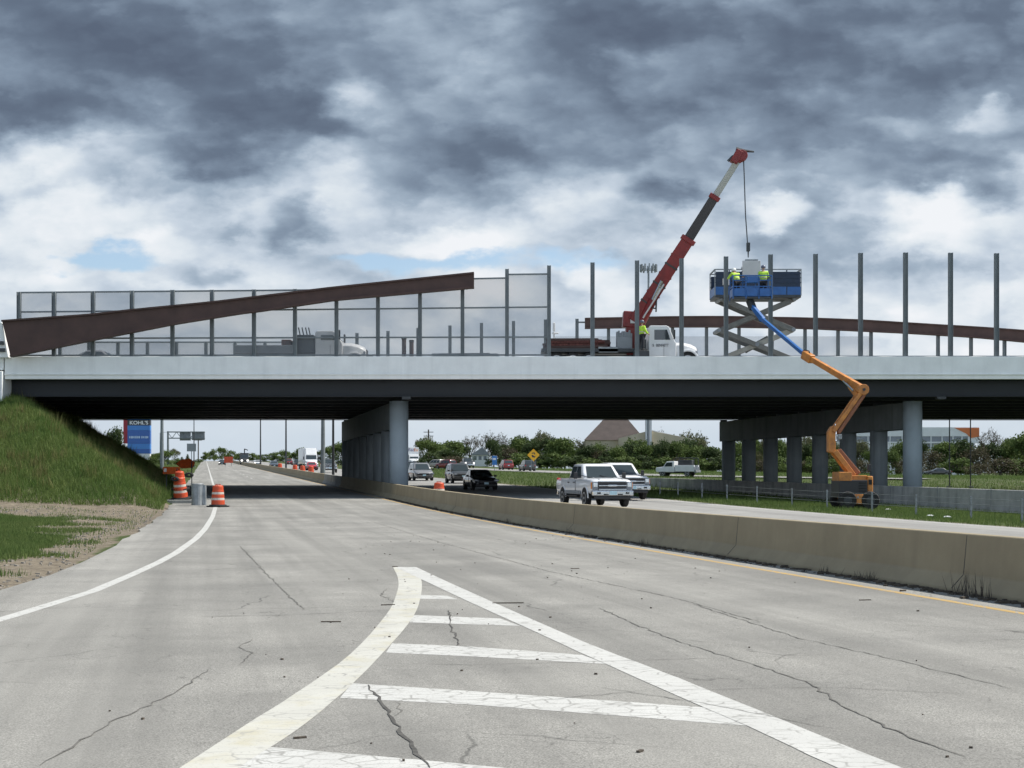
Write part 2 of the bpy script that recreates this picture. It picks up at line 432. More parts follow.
def gribbon(name, L, R, mat, dz, parent, sub=4):
    def dens(p):
        o = []
        for (a, b), (c, d), q, r in zip(p, p[1:], [p[0]]+p[:-2], p[2:]+[p[-1]]):
            for i in range(sub):
                t = i/sub
                f = lambda p0, p1, p2, p3: .5*(2*p1+(p2-p0)*t+(2*p0-5*p1+4*p2-p3)*t*t+(3*p1-p0-3*p2+p3)*t**3)
                o.append((f(q[0], a, c, r[0]), f(q[1], b, d, r[1])))
        return o+[p[-1]]
    L, R = dens(L), dens(R); mb = MB()
    A = [G(*p)+Vector((0,0,dz)) for p in L]; B = [G(*p)+Vector((0,0,dz)) for p in R]
    n = len(A); mb.add(A+B, [(i, i+1, n+i+1, n+i) for i in range(n-1)])
    return mb.build(name, mat, parent)
# painted gore: curved left band, straight right band, cross bars
gribbon('curved_gore_line', [(393,568.5),(398,580),(397,594),(386,617),(350,657),(295,697),(240,732),(187,768),(120,812)],
        [(413,568.5),(421,580),(421,596),(413,619),(386,652),(345,694),(296,734),(250,764),(190,806)], M['curve_line'], .0225, road)
def lerp2(a, b, f): return (a[0]+(b[0]-a[0])*f, a[1]+(b[1]-a[1])*f)
gribbon('straight_gore_line', [(395,568.3),(470,604),(520,627),(606,667),(747,730),(827,768),(905,804)],
        [(416,568.3),(470,593.6),(583,644),(650,670),(722,698.7),(890,768),(970,800)], M['white_line'], .0235, road)
bars = [[(419,596.5),(447,597.5),(458,601),(420,600.5)], [(412,617),(500,620.5),(520,628),(410,624.5)],
        [(392,645.5),(470,649),(582,657.5),(608,667),(470,658.7),(386,655)], [(352,686),(470,694),(613,704),(706,711),(748,730),(638,721),(470,708),(340,701)],
        [(262,750),(420,764),(640,785),(690,806),(300,781),(215,770)]]
for q in bars: gpoly('gore_bar', q, M['bar_line'], .0215, road)
# left white edge line: follows the ramp then runs along the road
LE = [(2,-5.6),(6,-3.6),(9.6,-2.33),(12.3,-1.5),(17.1,-.70),(22,-.25),(26,.0),(33,.3),(42,.55),(60,.7),(400,.7)]
strip('edge_line', lambda D: lerp(LE, D)-.09, lambda D: lerp(LE, D)+.09, M['white_line'], 2, 420, .0222, road)
strip('yellow_line', lambda D: 9.62+.28*sst(14, 36, D), lambda D: 9.76+.28*sst(14, 36, D), M['yellow'], -10, 420, .0222, road)
for k in range(22):
    D0 = 92+k*9.3
    strip('lane_dash', C(5.0), C(5.16), M['white_line'], D0, D0+2.2, .0222, road)
for t in (15.6, 20.6):
    for k in range(34):
        D0 = 14+(t-15.6)*.4+k*6.5
        if 30 < D0 < 31: continue
        strip('lane_dash', C(t-.08), C(t+.08), M['white_line'], D0, D0+1.9, .0225, hwy)
strip('edge_line', C(25.0), C(25.15), M['white_line'], -10, 420, .0225, hwy)
# cracks that the photograph shows
def crack(pts, w):
    rr = random.Random(pts[0][0]); A = []
    P3 = [G(*p) for p in pts]; Q = []
    for a, b in zip(P3, P3[1:]):
        n = max(2, int((b-a).length/.12))
        for i in range(n): Q.append(a.lerp(b, i/n)+Vector((rr.gauss(0,.012), rr.gauss(0,.012), 0)))
    Q.append(P3[-1]); L, R = [], []
    for i, q in enumerate(Q):
        d = (Q[min(i+1, len(Q)-1)]-Q[max(i-1, 0)]); d.z = 0; d.normalize(); nn = Vector((-d.y, d.x, 0))
        ww = w*rr.uniform(.2, .75)*min(1, .2+min(i, len(Q)-1-i)*.25); z = zp(q.y/K)+.0245
        L.append((q.x+nn.x*ww/2, q.y+nn.y*ww/2, z)); R.append((q.x-nn.x*ww/2, q.y-nn.y*ww/2, z))
    n = len(L); mb = MB(); mb.add(L+R, [(i, i+1, n+i+1, n+i) for i in range(n-1)])
    mb.build('crack', M['crack'] if w > .034 else M['faintcrack'], road)
for pts, w in [([(366,688),(385,712),(405,742),(430,772)], .045), ([(449,612),(452,634),(459,648),(480,652)], .035),
               ([(208,672),(175,697),(120,722),(40,770)], .026), ([(240,547),(268,577),(305,612)], .034),
               ([(600,610),(632,625),(682,645),(752,667),(812,687),(847,712),(912,742),(967,762)], .030),
               ([(690,605),(742,622),(800,641),(902,664),(1012,692)], .026), ([(369,521),(446,545),(551,573),(680,601),(760,624)], .032),
               ([(180,619),(290,617),(395,612)], .03), ([(200,560),(330,558),(455,561)], .03), ([(255,640),(238,650),(252,655),(240,668)], .02),
               ([(600,690),(700,706),(845,734)], .018), ([(385,666),(470,668),(620,664),(840,657)], .016), ([(510,706),(640,694),(830,690),(1010,700)], .014),
               ([(388,590),(380,597),(396,604)], .03), ([(20,612),(160,600),(300,606)], .018), ([(395,705),(402,714),(392,722)], .02)]:
    crack(pts, w)
# small sticks, tar spots and grit lying on the carriageway
mb = MB()
for (x, y, l, an) in [(331,624,.28,0),(508,605,.5,.1),(388,607,.22,.2),(395,568,.12,.3),(575,570,.2,.4),(865,602,.2,.2),(300,742,.1,.4),(640,756,.07,1)]:
    g = G(x, y); mb.box((g.x, g.y, g.z+.026), (l*.8, .022, .012), an)
for i in range(120):
    x, y = random.uniform(-3.5, 8), random.uniform(7.5, 40); s_ = random.uniform(.006, .018)
    mb.box((x, y, .026), (s_*1.6, s_, s_), random.uniform(0, 3))
o = mb.build('road_grit', M['dirt']); o['kind'] = 'stuff'; o['label'] = 'dark twigs and grit lying on the pale asphalt'
# ramp beyond the grass median
RP = [(49,330),(49,260),(50,200),(51.5,150),(54,120),(58,104),(66,96),(78,92)]
vs, fs = [], []
for i, (t, D) in enumerate(RP):
    a = TD(*RP[max(0, i-1)]); b = TD(*RP[min(len(RP)-1, i+1)]); d = (b-a).normalized(); n = Vector((-d.y, d.x, 0)).normalized()
    for sgn in (-1, 1):
        p = TD(t, D)+n*4.2*sgn; Dq = p.y/K; tq = p.x+S*p.y; vs.append((p.x, p.y, max(terr(tq, Dq), terr(t, D))+.06))
for i in range(len(RP)-1): fs.append((2*i, 2*i+1, 2*i+3, 2*i+2))
mb = MB(); mb.add(vs, fs); ramp = struct(mb.build('far_ramp', M['hwy']))
# ------------------------------------------------------------------ median barrier
def barrier(label, D0, D1, mat, name='median_barrier', step=2.0, t0=10.45, hgt=.84):
    prof = [(0,.0),(0,.075),(.17,.27),(.22,hgt),(.42,hgt),(.47,.27),(.64,.075),(.64,0)]
    mb = MB(); D = D0; cuts = []
    while D < D1: cuts.append(D); D += step/K*3.0
    cuts.append(D1); rings = []
    for D in cuts: rings.append([TD(t0+p, D)+Vector((0,0,z+.0)) for p, z in prof])
    mb.loft(rings); o = mb.build(name, mat, bevel=.012, seg=1); tag(o, label, 'barrier')
    return o
b1 = barrier('long tan concrete median barrier running from the foreground to the central pier', -8, 50.6, M['barrier'])
for D in (11.9, 17.0, 24.5, 36):
    jm = MB(); jp = [TD(10.45,D)+Vector((0,0,.08)), TD(10.619,D)+Vector((0,0,.27)), TD(10.669,D)+Vector((0,0,.82))]
    jm.path(jp, 0.006, 6)
    jm.build('expansion_joint', M['crack'], b1)
b2 = barrier('short pale grey barrier length just past the central pier', 66.5, 76.0, M['conc'])
b2b = barrier('concrete barrier in the shade beside the central pier columns', 50.75, 66.35, M['barrier'])
b3 = barrier('weathered median barrier receding beyond the bridge to the horizon', 76.15, 420, M['barrier'])
# dirt and weeds collected along the barrier foot
mb = MB()
for i in range(1500):
    D = random.uniform(6, 48); t = 10.43-abs(random.gauss(0, .13)); p = TD(t, D); s_ = random.uniform(.015, .06)
    mb.box((p.x, p.y, p.z+.02+s_*.2), (s_*random.uniform(1,2.6), s_, s_*.7), random.uniform(0, 3))
o = mb.build('roadside_debris', M['dirt']); o['kind'] = 'stuff'; o['label'] = 'dark leaf litter along the foot of the tan barrier'
mb = MB()
for i in range(230):
    D = random.choice([11.3, 11.5, 13.2, 14.1, 20, 24, 29, 33, 38])+random.gauss(0, .12); p = TD(10.36-abs(random.gauss(0, .06)), D)
    h = random.uniform(.08, .42 if D < 12 else .22); a = random.uniform(0, 6.28); l = random.uniform(0, .12); w = .006
    q = p+Vector((math.cos(a)*l, math.sin(a)*l, h))
    mb.add([p-Vector((w,0,0)), p+Vector((w,0,0)), q], [(0,1,2)])
o = mb.build('dry_weeds', M['bark'], fix=False); o['kind'] = 'stuff'; o['label'] = 'dry weeds sprouting at the barrier foot'
# ------------------------------------------------------------------ retaining wall on the right
mb = MB(); ds = [20+i*1.5 for i in range(46)]; rings = []
for D in ds:
    top = lerp(WALLTOP, D); bot = zp(D)-.5
    rings.append([TD(40.30, D, bot), TD(40.33, D, top), TD(40.60, D, top), TD(40.60, D, bot)])
mb.loft(rings); wall = mb.build('retaining_wall', M['wall'], bevel=.02, seg=1)
tag(wall, 'low grey concrete retaining wall beneath the right-hand bridge pier', 'wall')
mb = MB()
for D in (40.5, 43.6, 46.8, 50.0, 53.4, 57): mb.box(TD(40.318, D, lerp(WALLTOP, D)/2+.08), (.03, .03, lerp(WALLTOP, D)), 0)
mb.build('wall_joint', M['cap'], wall)
# ------------------------------------------------------------------ bridge
B0 = TD(0, 48.5).y; X0, X1 = -28.95, 62
Z = lambda py, D: EYE+(HZ-py)*D/850.0
zpar0, zpar1 = Z(379.2, 48.5), Z(356.3, 48.5)
zg0, zg1 = Z(396.8, 49.2), zpar0+.02
DECK = 7.9; YF, YB = K*48.5, K*70.3
bridge = thing('overpass_bridge', (0, YF, zg0), 'wide grey steel girder overpass spanning both carriageways', 'bridge')
mb = MB()
mb.box(((X0+X1)/2, YF+.16, (zpar0+zpar1)/2), (X1-X0, .32, zpar1-zpar0))
mb.box(((X0+X1)/2, YF-.03, zpar0+.28), (X1-X0, .09, .09))
mb.build('parapet', M['parapet'], bridge, world=True, bevel=.025)
mb = MB(); mb.box(((X0+X1)/2, YB+.1, (zpar0+8.9)/2), (X1-X0, .3, 8.9-zpar0)); mb.build('parapet', M['parapet'], bridge, world=True)
mb = MB(); ya, yb = YF+.34, YB-.1
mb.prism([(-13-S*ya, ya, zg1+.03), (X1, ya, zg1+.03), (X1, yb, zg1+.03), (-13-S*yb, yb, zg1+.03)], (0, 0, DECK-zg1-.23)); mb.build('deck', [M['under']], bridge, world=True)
mb = MB(); mb.box(((X0+X1)/2, (YF+YB)/2, DECK+.005), (X1-X0, YB-YF-.7, .05)); mb.build('roadway', M['conc'], bridge, world=True)
ng = 10
for i in range(ng):
    y = K*49.25+(K*69.85-K*49.25)*i/(ng-1); mb = MB()
    xa = -11.2-S*y
    mb.box(((xa+X1)/2, y, (zg0+zg1)/2+.03), (X1-xa, .03, zg1-zg0-.06))
    mb.box(((xa+X1)/2, y, zg0+.02), (X1-xa, .46, .04)); mb.box(((xa+X1)/2, y, zg1-.025), (X1-xa, .2, .04))
    if i == 0:
        for x in range(-24, 60, 6): mb.box((x, y+.1, (zg0+zg1)/2), (.02, .17, zg1-zg0-.1))
    else:
        for x in (-20, -6.0, 8, 23, 40): mb.bar((x, y-.1, zg0+.2), (x, y-(K*20.6/(ng-1))+.1, zg1-.15), .08)
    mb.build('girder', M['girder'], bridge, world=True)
def pier(label, t, D0, n, dD, zb, capw, name='bridge_pier'):
    b = TD(t, D0, zb); th = thing(name, b, label, 'pier')
    zt = zg0-.10; r = .565; cap0 = Z(426.5, 52.5)-.25
    d = Vector((-S, 1, 0)).normalized()
    for i in range(n):
        mb = MB(); p = TD(t, D0+i*dD, zb)
        rr = r*(1 if i == 0 else .96)
        zz = zt if i == 0 else cap0+.05
        mb.tube((p.x, p.y, zb-.6), (p.x, p.y, zz), rr, rr, 32)
        if i == 0:
            mb.tube((p.x, p.y, zt-.03), (p.x, p.y, zt+.0), rr*1.02, rr*1.02, 32)
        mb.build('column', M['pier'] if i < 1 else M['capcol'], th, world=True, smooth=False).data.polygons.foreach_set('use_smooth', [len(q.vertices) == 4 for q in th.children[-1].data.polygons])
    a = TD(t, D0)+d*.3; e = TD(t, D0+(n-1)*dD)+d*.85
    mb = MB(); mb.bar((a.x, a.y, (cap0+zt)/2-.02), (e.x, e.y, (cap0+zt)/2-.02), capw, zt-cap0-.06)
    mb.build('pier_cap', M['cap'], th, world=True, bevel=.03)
    for i in range(ng):
        y = K*49.25+(K*69.85-K*49.25)*i/(ng-1); x = t-S*y; mb = MB()
        mb.box((x, y, zg0-.07), (.5, .45, .15)); mb.build('bearing', M['dsteel'], th, world=True)
    return th
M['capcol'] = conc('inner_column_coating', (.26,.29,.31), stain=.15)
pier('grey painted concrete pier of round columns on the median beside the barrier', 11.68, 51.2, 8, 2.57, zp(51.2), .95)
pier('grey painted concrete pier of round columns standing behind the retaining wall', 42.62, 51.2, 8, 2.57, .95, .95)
# abutment at the left end with its tapered pylon
ab = thing('abutment', (X0, YF, 5.0), 'pale concrete abutment closing the left end of the bridge', 'abutment')
mb = MB(); mb.box((X0-9.05, YF+.5, 6.0), (18, 1.5, 2*(zpar0+.45-6.0))); mb.box((X0-9.05, YF+.55, (zpar0+.5+zpar1)/2), (18, 1.2, zpar1-zpar0-.55))
mb.build('wing_wall', M['parapet'], ab, world=True, bevel=.03)
mb = MB(); mb.bar(TD(-12.2, 49.35, 6.0), TD(-12.2, 69.8, 6.0), 1.6, 2.5); mb.build('breast_wall', M['cap'], ab, world=True)
mb = MB(); y = K*48.25
pp = [P(8.5,357.5,48.25), P(1.8,322,48.25), P(-14,322,48.25), P(-14,357.5,48.25)]
mb.prism(pp, (0, 1.0, 0)); mb.build('pylon', M['parapet'], ab, world=True, bevel=.03)
mb = MB()
for yy in (343, 350): mb.bar(P(-10,yy,48.2), P(3.4+(yy-343)*.2,yy,48.2), .12, .2)
mb.build('recess', M['dsteel'], ab, world=True)
# ------------------------------------------------------------------ rust-brown sculptural beams
def beam(label, top, bot, D, wid, name='steel_fascia_beam'):
    th = thing(name, P(top[0][0], bot[0][1], D), label, 'steel beam')
    xs = sorted(set([p[0] for p in top]+[p[0] for p in bot]))
    mb = MB(); rings = []
    x0t, x0b = top[0][0], bot[0][0]
    N = 26
    for i in range(N+1):
        f = i/N; xt = top[0][0]+(top[-1][0]-top[0][0])*f; xb = bot[0][0]+(bot[-1][0]-bot[0][0])*f
        a, b = P(xt, lerp(top, xt), D), P(xb, lerp(bot, xb), D)
        rings.append([a, a+Vector((0,wid,0)), b+Vector((0,wid,0)), b])
    mb.loft(rings); mb.build('web', M['beam'], th, world=True)
    for poly, zo in ((top, .05), (bot, -.05)):
        mb = MB(); rings = []
        for i in range(N+1):
            x = poly[0][0]+(poly[-1][0]-poly[0][0])*i/N; a = P(x, lerp(poly, x), D)+Vector((0,-.14,zo))
            rings.append([a, a+Vector((0,wid+.28,0)), a+Vector((0,wid+.28,-zo*1.9)), a+Vector((0,0,-zo*1.9))])
        mb.loft(rings); mb.build('flange', M['beam'], th, world=True)
    return th
nb_top = [(2,321),(91,314.7),(132,310),(213,302.2),(259,296.6),(334,287.5),(474,273)]
nb_bot = [(10.5,356.0),(94,339),(172.6,323.6),(240,312.8),(256,311),(334,299.4),(474,287)]
beam('long tapering rust-brown steel beam rising left to right across the mesh fence', nb_top, nb_bot, 48.05, .3)
fb_top = [(585,318.5),(672,316.8),(720,316.5),(805,318),(860,320),(940,325),(976,327),(1024,330.5),(1130,340)]
fb_bot = [(585,328),(672,326.5),(720,326.5),(805,328),(860,330.6),(902,332.5),(976,337),(1024,341.5),(1130,353)]
beam('rust-brown steel beam arching along the far side of the bridge deck', fb_top, fb_bot, 69.6, .3)
# ------------------------------------------------------------------ fences on the bridge
DP = 48.72
def hpost(mb, px, y1, D, w=.21, zb=None):
    a = P(px, y1, D); zb = DECK+.1 if zb is None else zb
    mb.box((a.x, a.y, (zb+a.z)/2), (w*.86, w*.16, a.z-zb))
    for q in (-1, 1): mb.box((a.x+q*w*.45, a.y, (zb+a.z)/2), (w*.12, w, a.z-zb))
fence = thing('mesh_fence', P(19, 356, DP), 'tall grey mesh fence crossed by the rising brown beam', 'fence')
FP = [(19,292),(54,292),(93,291.3),(132,290.6),(172.5,290),(212,289.8),(254,289.5),(295,289),(336.5,288),(378,283),(420,279),(462.5,275),(507,269),(549,265.5)]
for px, y1 in FP:
    mb = MB(); hpost(mb, px, y1, DP); mb.build('post', M['post'], fence, world=True)
def rail(mb, x0, y0, x1, y1, D, w=.09): mb.bar(P(x0, y0, D), P(x1, y1, D), w)
for (x0, y0, x1, y1) in [(19,292.6,313,290),(19,312,313,309.5),(19,338.5,549,337),(313,309.5,549,307),(19,355.4,549,355),(313,290,462,281),(462,279,507,278),(507,274.5,549,274)]:
    mb = MB(); rail(mb, x0, y0, x1, y1, DP+.06, .085); mb.build('rail', M['post'], fence, world=True)
for (a, ya), (b, yb) in zip(FP, FP[1:]):
    mb = MB(); yt = max(ya, yb)+1.0
    if a == 507: yt = 274.5
    if a == 462.5: yt = 278
    mb.quad(P(a+1.4, 356, DP+.12), P(b-1.4, 356, DP+.12), P(b-1.4, yt, DP+.12), P(a+1.4, yt, DP+.12)); mb.build('mesh_panel', M['mesh'], fence, world=True)
NP = [(592.5,262.5),(637,260.5),(681.5,258.5),(726,256.5),(770.5,254.5),(815.5,254),(860.5,253),(905.5,252.6),(950.5,252.8),(996.5,253.3),(1042,254),(1087,255)]
for i, (px, y1) in enumerate(NP):
    p = P(px, y1, DP); th = thing('fence_post', (p.x, p.y, DECK+.1), f'{ORD[i]} tall bare steel post on the parapet, counting rightward from the mesh fence', 'post', 'bare fence posts along the parapet')
    mb = MB(); hpost(mb, px, y1, DP, .23); mb.build('shaft', M['post'], th, world=True)
    mb = MB(); mb.box((p.x, p.y, DECK+.11), (.36, .36, .03)); mb.build('base_plate', M['steel'], th, world=True)
DF = 69.9
f2 = thing('far_mesh_fence', P(118, 356, DF), 'low mesh fence along the far left edge of the deck', 'fence')
fx = [60,89,118,147.5,176.5,206,235,265,295]
for px in fx:
    mb = MB(); hpost(mb, px, 341.5, DF, .24, Z(362, DF)); mb.build('post', M['post'], f2, world=True)
for y in (342.2, 356):
    mb = MB(); rail(mb, 60, y, 330, y, DF, .11); mb.build('rail', M['post'], f2, world=True)
for a, b in zip(fx, fx[1:]):
    mb = MB(); mb.quad(P(a+1.2,357,DF+.1), P(b-1.2,357,DF+.1), P(b-1.2,342.5,DF+.1), P(a+1.2,342.5,DF+.1)); mb.build('mesh_panel', M['farmesh'], f2, world=True)
for i, (px, y1) in enumerate([(357,333),(388,331),(418,328),(450,325.5),(481.5,323),(513.5,321),(545.5,319.5),(577,318.8)]):
    p = P(px, y1, DF); th = thing('far_fence_post', (p.x, p.y, Z(362, DF)), f'{ORD[i]} short bare far post, counting rightward from the dark stub posts' if 0 else f'{ORD[i]} short bare post right of the flatbed truck on the far parapet', 'post', 'short posts on the far parapet')
    mb = MB(); hpost(mb, px, y1, DF, .26, Z(364, DF)); mb.build('shaft', M['post'], th, world=True)
    mb = MB(); mb.box((p.x, p.y, Z(361, DF)), (.4, .34, .03)); mb.build('base_plate', M['steel'], th, world=True)
f3 = thing('far_panel_fence', P(608, 356, DF), 'pale mesh screen and short posts under the far brown beam', 'fence')
fx = [608.5,640,672.5,706.5,739,772,805,838,871,904.5,938,971,1004.5,1038]
for px in fx:
    mb = MB(); hpost(mb, px, lerp(fb_bot, px)+.5, DF, .25, Z(364, DF)); mb.build('post', M['post'], f3, world=True)
mb = MB(); rail(mb, 553, 356.4, 1060, 356.4, DF, .11); mb.build('rail', M['post'], f3, world=True)
mb = MB(); rail(mb, 577, 322.3, 586, 322.3, DF, .12); mb.build('rail', M['post'], f3, world=True)
px0 = 553
for a in [577]+fx[:9]:
    b = a
    mb = MB(); mb.quad(P(px0,358,DF+.12), P(b,358,DF+.12), P(b,336.3,DF+.12), P(px0,336.3,DF+.12)); mb.build('mesh_panel', M['farmesh'], f3, world=True); px0 = b
# low cable fence in front of the retaining wall
CF = [(30.8, 36.2),(30.8, 39.6),(30.8, 43.0),(30.8, 46.4),(30.8, 49.8),(30.8,53.2),(30.8,56.6),(30.8,60)]
g = thing('cable_fence', TD(30.8, 36.2, terr(30.8, 36.2)), 'low wire cable fence on the grass before the retaining wall', 'fence')
g.location.z = terr(30.8, 36.2)
tops = []
for px in (1022, 971, 916, 872, 827, 792, 757, 727, 702, 678, 660):
    t = 29.6; D = 850*t/(px-205); b = TD(t, D, terr(t, D)); tops.append(b)
    mb = MB(); mb.box((b.x, b.y, b.z+.35), (.075, .06, 1.1)); mb.build('post', M['steel'], g, world=True)
for h in (.35, .58, .80):
    mb = MB()
    for a, b in zip([tops[0]+Vector((14,-30,0))]+tops, tops): mb.tube(a+Vector((0,-.05,h)), b+Vector((0,-.05,h)), .011, .011, 5)
    mb.build('cable', M['steel'], g, world=True)
# ------------------------------------------------------------------ vehicles
def side_arch(mb, x, r, w, z):
    for s_ in (-1, 1):
        n = 14; pts = [(x+r*math.cos(math.pi*i/n), s_*w, z+r*math.sin(math.pi*i/n)) for i in range(n+1)]
        pts += [(x-r, s_*w, z-.12), (x+r, s_*w, z-.12)]
        mb.prism(pts, (0, -s_*.12, 0))
SPEC = {
 'sedan': dict(L=4.75, W=1.82, H=1.44, wr=.33, wx=(-1.42, 1.40), wheelbase=0,
   st=[(-.5,.42,.80,.80),(-.475,.30,.93,.92),(-.40,.24,.99,.98),(-.2,.22,.97,1),(.0,.22,.95,1),(.17,.22,.95,1),(.30,.23,.90,.99),(.42,.25,.80,.95),(.48,.28,.70,.88),(.5,.36,.62,.80)],
   gh=(-1.72,.95,-1.05,.05), belt=.93, hz=.72, gz=.46, nwin=2),
 'suv': dict(L=4.75, W=1.90, H=1.76, wr=.38, wx=(-1.40, 1.42),
   st=[(-.5,.48,1.02,.86),(-.48,.36,1.06,.95),(-.40,.30,1.07,.99),(-.2,.28,1.07,1),(.0,.28,1.07,1),(.2,.28,1.07,1),(.32,.3,1.04,.99),(.43,.32,.98,.96),(.485,.36,.88,.9),(.5,.45,.78,.84)],
   gh=(-2.30,1.05,-2.0,.35), belt=1.05, hz=.86, gz=.62, nwin=3),
 'van': dict(L=5.0, W=1.95, H=1.75, wr=.35, wx=(-1.45, 1.55),
   st=[(-.5,.42,1.0,.86),(-.48,.30,1.04,.96),(-.40,.25,1.05,.99),(-.2,.24,1.05,1),(.0,.24,1.05,1),(.22,.24,1.05,1),(.34,.25,1.0,.99),(.43,.27,.90,.95),(.485,.30,.78,.88),(.5,.4,.68,.80)],
   gh=(-2.42,1.45,-2.15,.45), belt=1.03, hz=.74, gz=.52, nwin=3),
 'pickup': dict(L=6.2, W=2.03, H=2.02, wr=.42, wx=(-1.80, 2.02),
   st=[(-.5,.72,1.30,.94),(-.49,.62,1.32,.98),(-.3,.58,1.32,.99),(-.1,.56,1.32,1),(.1,.56,1.31,1),(.22,.56,1.33,1),(.34,.58,1.33,.99),(.44,.6,1.29,.98),(.485,.62,1.24,.96),(.497,.66,1.18,.94)],
   gh=(-1.05,1.62,-.85,.80), belt=1.30, hz=1.02, gz=.86, nwin=2),
}
def wheel(parent, x, y, r, w=.23, side=1, name='wheel'):
    mb = MB(); c = (x, y, r)
    mb.lathe([(r*.62,-w/2),(r*.93,-w/2),(r,-w*.36),(r,w*.36),(r*.93,w/2),(r*.62,w/2)], c, 22, 'y')
    o = mb.build(name, M['tyre'], parent, smooth=False)
    mb = MB(); yo = y+side*(w/2-.01)
    mb.lathe([(r*.66,-.02),(r*.66,.012),(r*.55,.012),(r*.50,-.006),(r*.18,.004),(r*.15,.02)] if side > 0 else [(r*.15,-.02),(r*.18,-.004),(r*.50,.006),(r*.55,-.012),(r*.66,-.012),(r*.66,.02)], (x, yo, r), 16, 'y')
    mb.build('rim', M['rim'], o)
    return o
def vehicle(kind, paintmat, loc, yaw, label, cat, group=None, lit=False, name=None, front=True):
    s = SPEC[kind]; L, W, H, wr = s['L'], s['W'], s['H'], s['wr']; hw = W/2
    th = thing(name or {'sedan':'sedan_car','suv':'suv_car','van':'minivan','pickup':'pickup_truck'}[kind], loc, label, cat, group, yaw)
    mb = MB(); rings = []
    for fx, zb, zt, fw in s['st']:
        x = fx*L; w = fw*hw; zm = zb+(zt-zb)*.55
        half = [(w*.80,zb),(w*.95,zb+.07),(w*.985,zb+.2),(w,zm),(w*.985,zt-.16),(w*.95,zt-.05),(w*.84,zt),(w*.4,zt+.025),(0,zt+.032)]
        rings.append([(x, y, z) for y, z in half]+[(x, -y, z) for y, z in half[-2::-1]])
    mb.loft(rings); body = mb.build('body', paintmat, th, smooth=True, bevel=.02, seg=1)
    mb = MB()
    for x in s['wx']: side_arch(mb, x, wr*1.17, hw*.992, wr*1.02)
    # each arch lining a part
    for x in s['wx']:
        for s_ in (-1, 1):
            m2 = MB(); n = 14; r = wr*1.17
            pts = [(x+r*math.cos(math.pi*i/n), s_*hw*1.003, wr*1.02+r*math.sin(math.pi*i/n)) for i in range(n+1)]+[(x-r, s_*hw*1.003, wr*.8), (x+r, s_*hw*1.003, wr*.8)]
            m2.prism(pts, (0, -s_*.2, 0)); m2.build('wheel_arch', M['black'], th)
            wheel(th, x, s_*(hw-.105), wr, .25, s_)
    # greenhouse
    b0, b1, r0, r1 = s['gh']; zb = s['belt']-.04; wb = hw*.93; wt = hw*.74; zt = H
    def ring(x0, x1, w, z): return [Vector((x0,-w,z)), Vector((x1,-w,z)), Vector((x1,w,z)), Vector((x0,w,z))]
    A = ring(b0, b1, wb, zb); Bq = ring(r0, r1, wt, zt-.06)
    Cq = ring(r0+.10, r1-.14, wt*.86, zt)
    def rr(x0, x1, w, z, r):
        o = []
        for cx, cy, a0 in ((x0+r,-w+r,math.pi),(x1-r,-w+r,1.5*math.pi),(x1-r,w-r,0),(x0+r,w-r,.5*math.pi)):
            for k_ in range(4): a_ = a0+k_*math.pi/6; o.append((cx+r*math.cos(a_), cy+r*math.sin(a_), z))
        return o
    mb = MB(); L2 = lambda f: (b0+(r0-b0)*f, b1+(r1-b1)*f, wb+(wt-wb)*f, zb+(zt-.06-zb)*f)
    mb.loft([rr(*L2(0),.10), rr(*L2(.5),.11), rr(*L2(.86),.12), rr(*L2(1.0),.14), rr(r0+.06, r1-.07, wt-.05, zt-.022, .15), rr(r0+.18, r1-.20, wt-.17, zt, .16)]); mb.build('cabin', paintmat, th, smooth=True)
    def face(i, j, u0, u1, v0, v1, off):
        a, b, c, d = A[i], A[j], Bq[j], Bq[i]
        pt = lambda uu, vv: (a.lerp(b, uu)).lerp(d.lerp(c, uu), vv)
        n = (b-a).cross(d-a).normalized()
        return [pt(u0,v0)+n*off, pt(u1,v0)+n*off, pt(u1,v1)+n*off, pt(u0,v1)+n*off], n
    def glass(i, j, u0, u1, v0, v1, nm):
        q, n = face(i, j, u0, u1, v0, v1, .012); mb = MB(); mb.prism(q, -n*.03); mb.build(nm, M['glass'], th)
    glass(1, 2, .10, .90, .12, .90, 'windscreen'); glass(3, 0, .08, .92, .22, .92, 'rear_window')
    cuts = {2: [(.10,.50),(.54,.86)], 3: [(.05,.30),(.34,.62),(.66,.88)]}[s['nwin']]
    for c0, c1 in cuts:
        glass(0, 1, c0, c1, .12, .90, 'side_window'); glass(2, 3, 1-c1, 1-c0, .12, .90, 'side_window')
    # lamps, grille, bumpers, plate, mirrors
    xf, xr = L/2, -L/2; hz = s['hz']-.06; gz = s['gz']
    big = kind == 'pickup'
    for s_ in (-1, 1):
        m2 = MB(); ww = .34 if not big else .30; hh = .15 if not big else .36
        m2.box((xf-.045, s_*(hw*.80), hz if not big else 1.0), (.14, ww, hh)); hl_ = m2.build('headlight', M['lit'] if lit else M['lamp'], th, bevel=.03)
        if big:
            m2 = MB(); m2.box((xf+.03, s_*(hw*.80), 1.04), (.03, .20, .20)); m2.build('reflector', M['chrome'], hl_, bevel=.02)
        if big:
            m2 = MB(); m2.box((xf-.09, s_*(hw*.935), 1.0), (.14, .075, .30)); m2.build('turn_signal', M['amber'], th, bevel=.02)
        m2 = MB(); m2.box((xr+.03, s_*(hw*.84), s['st'][1][2]-.17), (.09, .20, .17 if not big else .40)); m2.build('tail_light', M['redlens'], th, bevel=.02)
        m2 = MB(); xm = b1-.42 if not big else 1.12
        m2.box((xm, s_*(hw+.10 if not big else hw+.17), s['belt']+.06 if not big else 1.46), (.10, .20 if not big else .18, .14 if not big else .30)); m2.build('mirror', M['trim'], th, bevel=.03)
